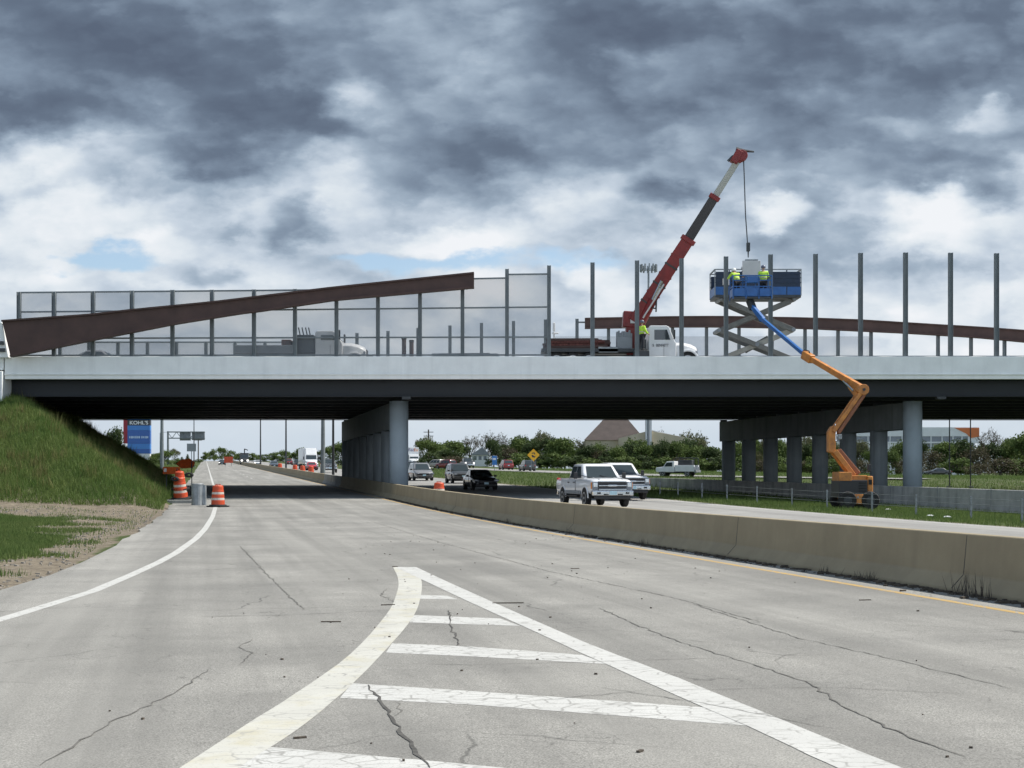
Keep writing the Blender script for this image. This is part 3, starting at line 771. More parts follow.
    if big:
        mb = MB(); mb.box((xf+.0, 0, 1.0), (.10, 1.34, .40)); mb.build('grille', M['trim'], th, bevel=.02)
        for z in (1.19, 1.0, .83):
            mb = MB(); mb.box((xf+.045, 0, z), (.05, 1.32, .045)); mb.build('grille_bar', M['chrome'], th, bevel=.012)
        mb = MB(); mb.box((xf+.04, 0, 1.0), (.05, .42, .09)); mb.build('grille_badge', M['chrome'], th, bevel=.02)
        mb = MB(); mb.box((xf+.03, 0, .66), (.22, 1.98, .24)); mb.build('bumper', M['chrome'], th, bevel=.05)
        for s_ in (-1, 1):
            mb = MB(); mb.bar((1.08, s_*hw*.93, 1.40), (1.10, s_*(hw+.16), 1.42), .04); mb.build('mirror_arm', M['trim'], th)
            mb = MB(); mb.bar((1.66, s_*.50, 1.375), (2.95, s_*.56, 1.30), .03, .015); mb.build('hood_crease', M['rim'], th)
            mb = MB(); mb.bar((1.60, s_*.45-.1, 1.36), (1.42, s_*.45-.55, 1.47), .025); mb.build('wiper', M['trim'], th)
        mb = MB(); mb.box((xf+.0, 0, .46), (.16, 1.72, .16)); mb.build('air_dam', M['trim'], th, bevel=.03)
        for s_ in (-1, 1):
            mb = MB(); mb.box((xf+.115, s_*.68, .66), (.05, .22, .13)); mb.build('fog_lamp', M['trim'], th, bevel=.02)
            mb = MB(); mb.box((xf+.125, s_*.34, .60), (.03, .24, .06)); mb.build('tow_slot', M['black'], th)
            mb = MB(); mb.box((-.3, s_*(hw-.02), .50), (2.4, .16, .07)); mb.build('running_board', M['trim'], th, bevel=.02)
        mb = MB(); mb.box((xf+.15, 0, .67), (.02, .34, .17)); mb.build('licence_plate', M['plate'], th)
        mb = MB(); mb.box((xr-.03, 0, .62), (.2, 1.9, .2)); mb.build('rear_bumper', M['chrome'], th, bevel=.04)
        mb = MB(); mb.box((-2.08, 0, 1.325), (1.85, 1.62, .03)); mb.build('bed_opening', M['trim'], th)
        for s_ in (-1, 1):
            for xh in (.22, -.72):
                mb = MB(); mb.box((xh, s_*(hw+.005), 1.14), (.20, .04, .05)); mb.build('door_handle', M['trim'], th)
            mb = MB(); mb.box((.48, s_*(hw*1.0), .92), (.012, .02, .62)); mb.build('door_seam', M['trim'], th)
        for s_ in (-1, 1):
            mb = MB(); mb.box((-.05, s_*(hw-.005), .68), (2.75, .05, .17)); mb.build('rocker_trim', M['signback'], th, bevel=.015)
            for xa in s['wx']:
                m2 = MB(); n = 12; r = wr*1.17
                m2.prism([(xa+(r+.07)*math.cos(math.pi*i/n), s_*(hw+.012), wr*1.02+(r+.07)*math.sin(math.pi*i/n)) for i in range(n+1)]+[(xa+r*math.cos(math.pi*i/n), s_*(hw+.012), wr*1.02+r*math.sin(math.pi*i/n)) for i in range(n, -1, -1)], (0, -s_*.06, 0)); m2.build('fender_lip', paintmat, th, bevel=.012)
        mb = MB(); mb.box((0, 0, .50), (5.0, 1.3, .2)); mb.build('chassis', M['trim'], th)
    else:
        mb = MB(); mb.box((xf-.015, 0, gz+.12), (.07, 1.0, .13)); mb.build('grille', M['trim'], th, bevel=.015)
        mb = MB(); mb.box((xf-.03, 0, gz-.14), (.10, 1.5, .12)); mb.build('lower_intake', M['trim'], th, bevel=.02)
        mb = MB(); mb.box((xf+.02, 0, gz), (.02, .31, .15)); mb.build('licence_plate', M['plate'], th)
        mb = MB(); mb.box((xr-.005, 0, gz+.16), (.03, .31, .15)); mb.build('licence_plate', M['plate'], th)
        mb = MB(); mb.box((0, 0, .26), (L*.86, W*.8, .14)); mb.build('underbody', M['black'], th)
        for s_ in (-1, 1):
            mb = MB(); mb.box((.35, s_*hw*1.0, .62), (.012, .02, .52)); mb.build('door_seam', M['trim'], th)
    return th
HEAD = math.pi*1.5+YAW                     # heading towards the camera along the highway
AWAY = math.pi*.5+YAW
pw = paint('white_paint', (.74,.75,.77)); pk = paint('black_paint', (.02,.021,.024)); pg = paint('dark_grey_paint', (.055,.06,.065)); ps = paint('silver_paint', (.30,.30,.31), .4)
pr = paint('dark_red_paint', (.22,.015,.02)); prb = paint('bright_red_paint', (.45,.025,.03)); pb = paint('slate_blue_paint', (.07,.085,.11)); pbe = paint('pale_beige_paint', (.42,.38,.34))
def put(kind, pmt, px, D, label, cat, yaw=HEAD, group='cars on the highway', **k):
    t = tof(px, D); return vehicle(kind, pmt, TD(t, D)+Vector((0,0,.024)), yaw, label, cat, group, **k)
put('pickup', pw, 593, 40.6, 'white crew cab pickup with chrome grille and tow mirrors, the nearest vehicle on the highway', 'pickup truck', yaw=HEAD+.015)
put('pickup', pw, 616, 47.5, 'second white pickup half hidden behind the nearest white crew cab pickup', 'pickup truck')
put('sedan', pk, 480, 61.0, 'black sedan in the shadow of the bridge with a dark bonnet', 'car')
put('suv', pg, 459, 76.0, 'dark grey car following just behind the black sedan', 'car')
put('van', ps, 420.5, 84.0, 'silver minivan just right of the near median pier column', 'car')
put('suv', pk, 411, 104.0, 'black car partly hidden by the near median pier column behind the silver minivan', 'car')
put('sedan', pb, 274, 178.0, 'slate blue car left of the white semi truck beyond the bridge', 'car')
put('sedan', prb, 311.5, 146.0, 'bright red car in front of the white semi truck', 'car')
put('suv', pk, 297.5, 196.0, 'black car beside the trailer of the white semi truck', 'car')
put('suv', pr, 289, 235.0, 'small dark red car far off between the two light poles', 'car')
put('sedan', pw, 257.5, 225.0, 'small white car with lit headlights beside the tall dark truck far off', 'car', lit=True)
put('pickup', pg, 328.5, 124.0, 'dark pickup seen between the thick and thin light poles beside the median pier', 'pickup truck')
put('sedan', pk, 222, 235.0, 'dark car with lit headlights on the ramp road far beyond the bridge', 'car', lit=True, group='cars on the ramp road')
put('suv', pr, 506, 150.0, 'dark red car on the far ramp near the blue sign', 'car', yaw=AWAY, group='cars on the far ramp')
put('suv', pg, 527, 137.0, 'dark grey car on the far ramp below the yellow diamond sign', 'car', yaw=AWAY, group='cars on the far ramp')
put('suv', pr, 446, 160.0, 'maroon car on the far ramp, front of a pair before the bushes', 'car', yaw=AWAY+.5, group='cars on the far ramp')
put('van', pbe, 436, 172.0, 'pale beige van behind the maroon car on the far ramp', 'car', yaw=AWAY+.5, group='cars on the far ramp')
put('pickup', pk, 467, 172.0, 'black pickup with lit headlights on the far ramp behind the dark grey car', 'pickup truck', lit=True, group='cars on the far ramp')
p = TD(tof(937,150), 150); q = terr(tof(937,150), 150)
vehicle('sedan', pk, (p.x, p.y, q+.05), math.pi, 'black car parked on the grass rise right of the right-hand pier', 'car')
# silver car on the bridge deck
p = P(89, 356, 52.6); vehicle('sedan', ps, (p.x, p.y, DECK+.05), math.pi, 'silver car on the deck whose roof shows under the low end of the brown beam', 'car')
# --- generic heavy truck cab (x forward)
def truck_cab(th, x0, mat, hood=1.6, cabL=1.75, H=2.65, W=2.3, wr=.5, dz=.0, sleeper=0):
    hw = W/2
    mb = MB(); pr_ = [(x0,.75),(x0+cabL,.75),(x0+cabL,1.55),(x0+cabL-.12,1.75),(x0+cabL-.42,H-.08),(x0+cabL-.6,H),(x0+.1,H),(x0,H-.1)]
    mb.prism([(x, -hw*.92, z) for x, z in pr_], (0, W*.92, 0)); mb.build('cab', mat, th, bevel=.05)
    mb = MB(); h0 = x0+cabL-.01
    rings = []
    for f, zt, ww in ((0,1.62,.84),(.35,1.62,.82),(.7,1.52,.76),(.92,1.38,.68),(1,1.25,.62)):
        x = h0+hood*f; w = hw*ww; rings.append([(x,-w,.72),(x,-w,zt-.18),(x,-w*.7,zt),(x,w*.7,zt),(x,w,zt-.18),(x,w,.72)])
    mb.loft(rings); mb.build('hood', mat, th, bevel=.05, smooth=True)
    xw = h0+hood*.52
    for s_ in (-1, 1):
        mb = MB(); n = 12; o = [(xw+ (wr*1.42)*math.cos(math.pi*i/n), wr+(wr*1.34)*math.sin(math.pi*i/n)) for i in range(n+1)]; i_ = [(xw+(wr*1.14)*math.cos(math.pi*i/n), wr+(wr*1.12)*math.sin(math.pi*i/n)) for i in range(n, -1, -1)]
        mb.prism([(x, s_*hw*.98, z) for x, z in o+i_], (0, -s_*.42, 0)); mb.build('mudguard', mat, th, bevel=.03)
        mb = MB(); mb.prism([(x, s_*hw*.86, z) for x, z in [(xw+(wr*1.2)*math.cos(math.pi*i/n), wr+(wr*1.2)*math.sin(math.pi*i/n)) for i in range(n+1)]], (0, -s_*.02, 0)); mb.build('wheel_arch', M['black'], th)
        wheel(th, xw, s_*(hw-.16), wr, .3, s_)
        mb = MB(); q = [(x0+.34,1.76),(x0+cabL-.36,1.76),(x0+cabL-.56,H-.26),(x0+.34,H-.26)]
        mb.prism([(x, s_*(hw*.92+.012), z) for x, z in q], (0, -s_*.03, 0)); mb.build('side_window', M['glass'], th)
        mb = MB(); mb.box((x0+cabL-.15, s_*(hw+.18), 2.05), (.10, .20, .55)); mb.build('mirror', M['trim'], th, bevel=.02)
        mb = MB(); mb.box((h0+hood*.95, s_*hw*.62, 1.02), (.12, .28, .20)); mb.build('headlight', M['lamp'], th, bevel=.03)
        mb = MB(); mb.box((x0+cabL*.55, s_*(hw*.93), 1.1), (.012,.02,.7)); mb.build('door_seam', M['trim'], th)
    mb = MB(); a = Vector((x0+cabL-.155,0,1.80)); b = Vector((x0+cabL-.40,0,H-.20)); n_ = Vector((.9,0,.35)).normalized()
    mb.prism([a+Vector((.02,-hw*.82,0)), a+Vector((.02,hw*.82,0)), b+Vector((.02,hw*.78,0)), b+Vector((.02,-hw*.78,0))], -n_*.03); mb.build('windscreen', M['glass'], th)
    mb = MB(); mb.box((h0+hood+.0, 0, 1.0), (.06, .84, .52)); mb.build('grille', M['trim'], th, bevel=.02)
    mb = MB(); mb.box((h0+hood+.05, 0, .60), (.16, W*.95, .26)); mb.build('bumper', M['chrome'], th, bevel=.03)
    return h0+hood
def text(body, size, loc, rot, mat, parent, ext=.008, align='CENTER', name='lettering', sx=1.0, bold=0):
    c = bpy.data.curves.new(name, 'FONT'); c.body = body; c.size = size; c.extrude = ext; c.align_x = align; c.align_y = 'CENTER'; c.offset = bold
    o = bpy.data.objects.new(name, c); COL.objects.link(o); c.materials.append(mat); o.location = loc; o.rotation_euler = rot; o.parent = parent; o.scale = (sx,1,1); return o
# white semi truck coming towards the bridge
p = TD(tof(310.5,158), 158); th = thing('semi_truck', p+Vector((0,0,.024)), 'white semi truck with a tall box trailer beyond the bridge', 'truck', 'trucks on the highway', HEAD)
xe = truck_cab(th, 0, M['white'], 1.5, 1.9, 2.8, 2.4, .5)
mb = MB(); rings = [[(-.6,-1.1,2.6),(-.6,1.1,2.6),(-.6,1.1,3.95),(-.6,-1.1,3.95)],[(1.5,-1.0,2.72),(1.5,1.0,2.72),(.9,1.0,3.8),(.9,-1.0,3.8)]]
mb.loft(rings); mb.build('wind_deflector', M['white'], th, bevel=.08)
mb = MB(); mb.box((-8.3,0,2.55),(13.6,2.55,2.85)); mb.build('trailer', M['white'], th, bevel=.04)
mb = MB(); mb.box((-6,0,.9),(13,1.0,.3)); mb.build('frame', M['trim'], th)
for x in (-1.0,-2.2,-12.6,-13.8):
    for s_ in (-1,1): wheel(th, x, s_*1.0, .5, .5, s_)
# tall dark truck far off, lights on
p = TD(tof(244.5,250), 250); th = thing('dump_truck', p+Vector((0,0,.024)), 'tall dark truck with lit headlights and an upright boom far beyond the bridge', 'truck', 'trucks on the highway', HEAD)
xe = truck_cab(th, 0, M['dsteel'], 1.4, 1.8, 3.0, 2.5, .55)
for s_ in (-1,1):
    mb = MB(); mb.box((xe+.02,s_*.85,1.15),(.1,.55,.42)); mb.build('lit_headlight', M['lit'], th, bevel=.03)
mb = MB(); mb.prism([(-.1,-1.2,1.0),(-5,-1.2,1.0),(-5.4,-1.2,3.2),(-.1,-1.2,3.4)],(0,2.4,0)); mb.build('dump_body', M['dsteel'], th, bevel=.05)
mb = MB(); mb.bar((-.5,0,3.3),(-.2,0,4.6),.3); mb.bar((-.2,0,4.6),(-.1,1.0,4.2),.25); mb.build('boom', M['dsteel'], th)
for x in (-3,-4.2):
    for s_ in (-1,1): wheel(th, x, s_*1.0, .5, .5, s_)
# white parcel trailer truck on the far ramp
p = TD(tof(413,190), 190); th = thing('box_truck', p+Vector((0,0,.1)), 'white delivery trailer truck with dark lettering seen right of the median pier column', 'truck', 'trucks on the highway', HEAD)
truck_cab(th, 0, M['white'], 1.4, 1.8, 2.7, 2.4, .5)
mb = MB(); mb.box((-4.5,0,2.75),(8.6,2.6,3.2)); mb.build('box_body', M['white'], th, bevel=.04)
text('Fed', .95, (-.185,-.32,3.75), (math.pi/2,0,math.pi/2), M['purple'], th, .01); text('Ex', .95, (-.185,.72,3.75), (math.pi/2,0,math.pi/2), M['orangelet'], th, .01)
for x in (-2,-6.5,-7.7):
    for s_ in (-1,1): wheel(th, x, s_*1.0, .5, .45, s_)
# white service truck with a rack, right of the pickups
p = TD(tof(678,99), 99, 1.58); th = thing('service_truck', p, 'white service truck with a dark equipment rack parked beyond the white pickups', 'truck', 'trucks on the far ramp', math.radians(155))
mb = MB(); mb.prism([(2.4,-.95,.5),(2.4,-.95,1.05),(1.5,-.95,1.15),(1.1,-.95,1.75),(.2,-.95,1.8),(.1,-.95,.5)],(0,1.9,0)); mb.build('cab', M['white'], th, bevel=.08)
mb = MB(); mb.prism([(1.36,-.965,1.18),(1.06,-.965,1.62),(.4,-.965,1.64),(.4,-.965,1.18)],(0,.03,0)); mb.build('side_window', M['glass'], th)
mb = MB(); mb.prism([(1.36,.965,1.18),(1.06,.965,1.62),(.4,.965,1.64),(.4,.965,1.18)],(0,-.03,0)); mb.build('side_window', M['glass'], th)
for s_ in (-1,1):
    mb = MB(); mb.box((-1.1,s_*.8,.95),(2.3,.35,.75)); mb.build('tool_box', M['white'], th, bevel=.03)
    mb = MB(); mb.box((-2.28,s_*.8,.95),(.05,.28,.4)); mb.build('tail_panel', M['lamp'], th, bevel=.02)
    mb = MB(); mb.path([(.1,s_*.8,1.8),(-.0,s_*.8,2.15),(-2.2,s_*.8,2.15),(-2.2,s_*.8,1.3)], .05); mb.build('rack', M['dsteel'], th)
    for x in (1.6,-1.4): wheel(th, x, s_*.82, .38, .25, s_)
mb = MB(); mb.box((-1.0,0,1.55),(1.7,1.1,.75)); mb.build('equipment', M['dsteel'], th, bevel=.08)
mb = MB(); mb.box((-2.35,0,.62),(.25,1.9,.28)); mb.build('bumper', M['steel'], th, bevel=.03)
mb = MB(); mb.box((0,0,.5),(4.4,.9,.2)); mb.build('frame', M['trim'], th)
# ------------------------------------------------------------------ trucks on the deck (travelling right = +x)
def D_at(D): return K*D
# left truck: flatbed with a dark rack and a white cab
def sc_truck(px_front, D, label, group, text_=None):
    a = P(px_front, 356, D)
    return thing('flatbed_truck', (a.x, a.y, DECK+.03), label, 'truck', group)
TR = 'flatbed trucks on the bridge deck'
D = 50.9; th = sc_truck(367, D, 'flatbed truck with a white cab and a dark headboard rack behind the mesh fence', TR)
k = D/850
th.location.z = DECK+.03
def X_(px, base): return (px-512)*k-base.location.x
xe = truck_cab(th, X_(317.5, th), M['white'], 1.35, 1.62, 2.32, 2.2, .45)
mb = MB(); x0 = X_(296, th); x1 = X_(316, th); mb.box(((x0+x1)/2,0,1.55),(x1-x0,2.1,1.05)); mb.build('headboard_box', M['dsteel'], th, bevel=.03)
for px in (302, 305.5, 309, 312):
    mb = MB(); x = X_(px, th); mb.tube((x,-.6,2.0),(x-.12,-.6,2.55),.04,.04,6); mb.build('rack_prong', M['dsteel'], th)
mb = MB(); x0 = X_(238, th); x1 = X_(296, th); mb.box(((x0+x1)/2,0,1.2),(x1-x0,2.3,.5)); mb.build('flatbed', M['signback'], th, bevel=.02)
mb = MB(); x = X_(288, th); mb.box((x,0,1.62),(.55,1.5,.40)); mb.build('tool_chest', M['loadred'], th, bevel=.03)
mb = MB(); mb.box((-2.6,0,.75),(6,.9,.25)); mb.build('frame', M['trim'], th)
for px in (258, 276):
    for s_ in (-1,1): wheel(th, X_(px, th), s_*.9, .45, .4, s_)
# crane truck
D = 51.6; k = D/850; th = thing('crane_truck', (P(695,356,D).x, K*D, DECK+.16), 'white truck carrying a red telescopic crane and a flatbed of rusty load', 'crane truck', TR)
xe = truck_cab(th, X_(647, th), M['white'], 1.32, 1.66, 2.62, 2.25, .5)
text('BENNETT', .23, (X_(660.5, th), -1.062, 1.42), (math.pi/2,0,0), M['darklet'], th, .006, sx=.75)
text('S', .23, (X_(651.5, th), -1.062, 1.42), (math.pi/2,0,0), M['darklet'], th, .006)
mb = MB(); x0 = X_(541, th); x1 = X_(645, th); mb.box(((x0+x1)/2,0,1.12),(x1-x0,2.4,.22)); mb.build('flatbed', M['dsteel'], th, bevel=.02)
mb = MB(); mb.box(((x0+x1)/2,0,.75),(x1-x0-.4,.9,.3)); mb.build('frame', M['trim'], th)
for px in (556, 572, 588):
    for s_ in (-1,1): wheel(th, X_(px, th), s_*.95, .5, .42, s_)
mb = MB(); xa = X_(616, th); xb = X_(630, th)
for i in range(9): 
    x = xa+(xb-xa)*i/8; mb.box((x, -.8, 1.75+.06*math.sin(i*2.1)), (.09, .5, 1.0+.1*math.sin(i*3)))
mb.box(((xa+xb)/2, -.5, 1.55), (xb-xa, 1.2, .7)); mb.build('timber_rack', M['signback'], th)
mb = MB(); mb.box((X_(640.5, th), 0, 1.35),(.5,1.9,.9)); mb.build('headboard', M['dsteel'], th, bevel=.03)
mb = MB(); xs = X_(607, th); mb.box((xs,-1.05,1.15),(1.2,.3,.35)); mb.build('side_locker', M['steel'], th, bevel=.03)
def W(px, py, D): return P(px, py, D)
def wl(p, th): return Vector(p)-th.location
# crane column, boom sections
L_ = lambda px, py, D=51.6: wl(P(px, py, D), th)
mb = MB(); mb.bar(L_(631.5,357), L_(631,322), .66, .8); mb.build('crane_column', M['craned'], th, bevel=.05)
mb = MB(); mb.bar(L_(630,328), L_(631,312), .95, .9); mb.build('crane_winch_housing', M['craned'], th, bevel=.06)
mb = MB(); a = L_(632.5,321); mb.box((a.x,-.52,a.z),(.36,.06,.40)); mb.build('winch_panel', M['panel'], th, bevel=.02)
bs = [((635,322),(689,238.5),.86,.74,'craned',51.5,50.9),((686,243),(715,196.5),.60,.54,'cranedark',50.9,50.5),((713.5,199),(739,158.5),.40,.36,'cranegrey',50.5,50.0)]
for (a, b, w0, w1, mt, d0, d1) in bs:
    mb = MB(); mb.bar(L_(*a, d0), L_(*b, d1), w0, w0*1.0, up=(0,1,0), w1=w1, h1=w1); bo = mb.build('boom_section', M[mt], th, bevel=.04)
    for f in (.98,):
        mb = MB(); pa, pb_ = L_(*a, d0), L_(*b, d1); c = pa.lerp(pb_, f); dd = (pb_-pa).normalized(); mb.bar(c-dd*.14, c+dd*.14, w1*1.25, w1*1.25, up=(0,1,0)); mb.build('collar', M['craned'], bo, bevel=.03)
for i in range(7):
    f = .12+.11*i; pa, pb_ = L_(635,322,51.5), L_(689,238.5,50.9); c = pa.lerp(pb_, f); dd = (pb_-pa).normalized()
    mb = MB(); mb.bar(c-dd*.05, c+dd*.05, .93-.015*i, .93-.015*i, up=(0,1,0)); mb.build('boom_rib', M['cranedark'] if i % 2 else M['craned'], th)
mb = MB(); mb.tube(L_(639,328,51.3), L_(653,300,51.1), .26, .26, 12); mb.build('lift_cylinder', M['craned'], th)
mb = MB(); mb.tube(L_(650,306,51.1), L_(662,281,50.9), .12, .12, 10); mb.build('piston_rod', M['chrome'], th)
mb = MB(); mb.path([L_(643,318,51.0), L_(655,299,50.9), L_(664,284,50.8)], .05, 6); mb.build('hose', M['panel'], th)
mb = MB(); mb.path([L_(652,308,51.0), L_(656,308.5,51.0), L_(656,303,51.0)], .05, 6); mb.path([L_(656,312,51.0), L_(656.5,301,51.0)], .05, 6); mb.build('bracket', M['dsteel'], th)
mb = MB(); c = L_(741.5,156,50.0); mb.tube(c+Vector((0,-.22,0)), c+Vector((0,.22,0)), .34, .34, 18); mb.build('sheave', M['craned'], th, bevel=.03)
mb = MB(); mb.bar(L_(733,163,50), L_(740,151,50), .45, .5, up=(0,1,0)); mb.build('boom_head', M['craned'], th, bevel=.04)
mb = MB(); mb.tube(L_(736,149.5,50), L_(743,151,50), .16, .12, 8); mb.tube(L_(742,150.5,50), L_(754,151.8,50), .10, .05, 8); mb.build('head_arm', M['dsteel'], th)
mb = MB(); mb.bar(L_(728,161,50), L_(733,156,50), .14); mb.build('head_lug', M['dsteel'], th)
mb = MB(); pts = [L_(743.5,158,50), L_(744.2,175,49.97), L_(745.5,215,49.93), L_(748,250,49.9)]; mb.path(pts, .035, 6); mb.build('hoist_cable', M['dsteel'], th)
mb = MB(); a = L_(748.2,247,49.9); mb.box((a.x,a.y,a.z),(.2,.2,.5)); mb.tube(a+Vector((0,0,-.25)), a+Vector((0,0,-.62)), .05, .03, 8); mb.build('hook_block', M['dsteel'], th, bevel=.03)
# pale panel hanging on the hook
a = P(742.5,260.8,49.9); b = P(760.5,276,49.9)
pl = thing('wall_panel', ((a.x+b.x)/2, a.y, b.z), 'pale wall panel hanging from the crane hook between the workers', 'panel')
mb = MB(); mb.box(((a.x+b.x)/2, a.y, (a.z+b.z)/2),(b.x-a.x,.12,a.z-b.z)); mb.build('slab', M['panel'], pl, world=True, bevel=.015)
mb = MB(); mb.box(((a.x+b.x)/2, a.y, a.z+.04),((b.x-a.x)*.72,.1,.09)); mb.build('lifting_bar', M['steel'], pl, world=True)
# rusty load on the crane truck's bed: a thing of its own
xw0, xw1 = P(541.5,350,51).x, P(613,350,51).x; k0 = th.location.z+1.23
ld = thing('steel_bundle', ((xw0+xw1)/2, K*51.6, k0), 'bundle of rusty red bars stacked on the flatbed behind the crane', 'steel load')
for i in range(30):
    mb = MB(); a = xw0+random.uniform(0,.8); b = xw1-random.uniform(0,.9); r_ = i//8
    mb.bar((a, K*51.6-.95+(i%8)*.26, k0+.08+r_*.155), (b, K*51.6-.95+(i%8)*.26+random.uniform(-.05,.05), k0+.08+r_*.155+random.uniform(-.03,.06)), .2, .14)
    mb.build('bar', M['loadred'] if i % 3 else M['beam'], ld, world=True)
# two dark stub posts, low lumber pile and roadside post beyond
for i, (px, y1) in enumerate([(404,337.5),(411.5,340)]):
    a = P(px, y1, 50.6); th2 = thing('stub_post', (a.x, a.y, DECK+.03), ['taller','shorter'][i]+' of two dark stub posts standing on the deck behind the mesh fence', 'post', 'dark stub posts on the deck')
    mb = MB(); mb.tube((a.x,a.y,DECK),(a.x,a.y,a.z),.13,.13,12); mb.build('shaft', M['beam'], th2, world=True)
    mb = MB(); mb.tube((a.x,a.y,a.z-.12),(a.x,a.y,a.z-.02),.15,.15,12); mb.build('band', M['dsteel'], th2, world=True)
lp = thing('lumber_pile', (P(468,356,51).x, K*51, DECK+.03), 'low pile of grey lumber lying on the deck behind the mesh fence', 'lumber')
for i in range(15):
    mb = MB(); a = P(432+random.uniform(0,8),356,51); b = P(500-random.uniform(0,12),356,51); z = DECK+.22+(i//5)*.33; y = K*51-.6+(i%5)*.4
    mb.bar((a.x,y,z),(b.x,y,z+.04),.36,.3); mb.build('plank', M['signback'], lp, world=True)
# ------------------------------------------------------------------ scissor lift on the deck
D = 53.0; th = thing('scissor_lift', (P(755,356,D).x, K*D, DECK+.03), 'blue scissor lift standing raised on the bridge deck', 'scissor lift')
zz = lambda py: Z(py, D); xx = lambda px: (px-512)*D/850
mb = MB(); mb.box((xx(755),K*D,DECK+.62),(4.6,1.9,.6)); mb.build('chassis', M['signback'], th, world=True, bevel=.05)
for px in (727, 783):
    for s_ in (-1,1):
        o = MB(); o.lathe([(.2,-.16),(.42,-.16),(.45,-.1),(.45,.1),(.42,.16),(.2,.16)], (xx(px)-th.location.x, s_*.85, .42), 18, 'y'); o.build('wheel', M['tyre'], th)
def arm(px0, py0, px1, py1, y, mt='signback', w=.30):
    mb = MB(); mb.bar(P(px0,py0,D)*1.0+Vector((0,y,0)), P(px1,py1,D)+Vector((0,y,0)), .14, w); mb.build('scissor_arm', M[mt], th, world=True, bevel=.02)
M['armgrey'] = pm('olive_grey_arm_paint', (.17,.17,.155), .55, .1, .15, 2); M['armpale'] = pm('pale_arm_paint', (.34,.33,.29), .55, .1, .15, 2)
for y in (-.72, .72):
    arm(719,300,791,331,y,'armgrey'); arm(793,300,717,332,y+.16,'armgrey'); arm(717,331,790,360,y,'armgrey'); arm(791,331,719,360,y+.16,'armpale')
for px, py in ((755.5,316),(755,345.5),(717,331.5),(791,331),(719,300),(792,300)):
    mb = MB(); a = P(px,py,D); mb.tube(a+Vector((0,-.85,0)), a+Vector((0,.95,0)), .13, .13, 10); mb.build('pivot_pin', M['signback'], th, world=True)
mb = MB(); mb.bar(P(745,351,D), P(768,338,D), .32); mb.build('lift_cylinder', M['armgrey'], th, world=True)
x0, x1 = xx(712.5), xx(797.5); z0, z1 = zz(299.5), zz(272)
mb = MB(); mb.box(((x0+x1)/2,K*D,z0+.08),(x1-x0,2.2,.2)); mb.build('platform_deck', M['dsteel'], th, world=True, bevel=.02)
for s_ in (-1,1):
    y = K*D+s_*1.08
    mb = MB(); mb.box(((x0+x1)/2,y,z0+.40),(x1-x0,.05,.50)); mb.build('toe_panel', M['blue'], th, world=True, bevel=.015)
    mb = MB(); mb.box(((x0+x1)/2,y,z0+1.1),(x1-x0-.1,.03,.95)); mb.build('guard_mesh', M['darkblue'], th, world=True)
    mb = MB(); mb.bar((x0,y,z1),(x1,y,z1),.07); mb.build('top_rail', M['steel'], th, world=True)
    for h in (.9, 1.2, 1.45):
        mb = MB(); mb.bar((x0,y+.03*s_,z0+h),(x1,y+.03*s_,z0+h),.05); mb.build('mid_rail', M['darkblue'], th, world=True)
    for i in range(7):
        x = x0+(x1-x0)*i/6; mb = MB(); mb.bar((x,y,z0+.1),(x,y,z1),.06); mb.build('guard_post', M['darkblue'] if 0 < i < 6 else M['steel'], th, world=True)
for x in (x0, x1):
    mb = MB(); mb.box((x,K*D,z0+.40),(.05,2.2,.5)); mb.build('toe_panel', M['blue'], th, world=True)
    mb = MB(); mb.bar((x,K*D-1.08,z1),(x,K*D+1.08,z1),.07); mb.build('top_rail', M['steel'], th, world=True)
mb = MB(); a = P(719,278,D); mb.box((a.x+.3,K*D-1.0,z0+.95),(.5,.3,.4)); mb.build('control_box', M['panel'], th, world=True, bevel=.03)
# ------------------------------------------------------------------ articulated boom lift on the grass
DBL = 41.0; g0 = P(853,510,DBL); th = thing('boom_lift', (g0.x, g0.y, terr(g0.x+S*g0.y, DBL)), 'orange articulated boom lift with a blue upper arm reaching up past the bridge parapet', 'boom lift')
gz0 = th.location.z
Q = lambda px, py, d=DBL: P(px, py, d)
def part(name, mt, fn, bevel=.03, parent=None):
    mb = MB(); fn(mb); return mb.build(name, M[mt], parent or th, world=True, bevel=bevel)
a, b = Q(838,508), Q(868,508)
part('chassis', 'liftorange', lambda m: m.box(((a.x+b.x)/2, a.y, gz0+.50), (1.15, 1.9, .46)))
for px in (843, 865.5):
    for s_ in (-1, 1):
        o = MB(); q = Q(px,500); o.lathe([(.2,-.14),(.40,-.14),(.44,-.09),(.44,.09),(.40,.14),(.2,.14)], (q.x-th.location.x, s_*.85, .44), 20, 'y'); wv = o.build('wheel', M['tyre'], th)
        o = MB(); o.lathe([(.2,-.03),(.2,.03),(.08,.04)] if s_ > 0 else [(.08,-.04),(.2,-.03),(.2,.03)], (q.x-th.location.x, s_*.97, .44), 14, 'y'); o.build('rim', M['dsteel'], wv)
c0, c1 = Q(835,497), Q(863,480)
part('battery_cover', 'trim', lambda m: m.box(((c0.x+c1.x)/2, a.y, (c0.z+c1.z)/2), (c1.x-c0.x, 1.7, c1.z-c0.z)))
for i in range(5): part('louvre', 'black', lambda m: m.box((Q(858,0).x, a.y-.86, Q(0,483+i*2.6).z), (.36, .03, .05)), 0)
c0, c1 = Q(835,481.5), Q(848,472)
part('turret_cover', 'liftorange', lambda m: m.box(((c0.x+c1.x)/2, a.y-.1, (c0.z+c1.z)/2), (c1.x-c0.x, 1.5, c1.z-c0.z)))
c0, c1 = Q(848,480), Q(863,473)
part('turntable_frame', 'liftorange', lambda m: m.box(((c0.x+c1.x)/2, a.y+.1, Q(0,479).z+.04), (c1.x-c0.x+.1, 1.4, .28)))
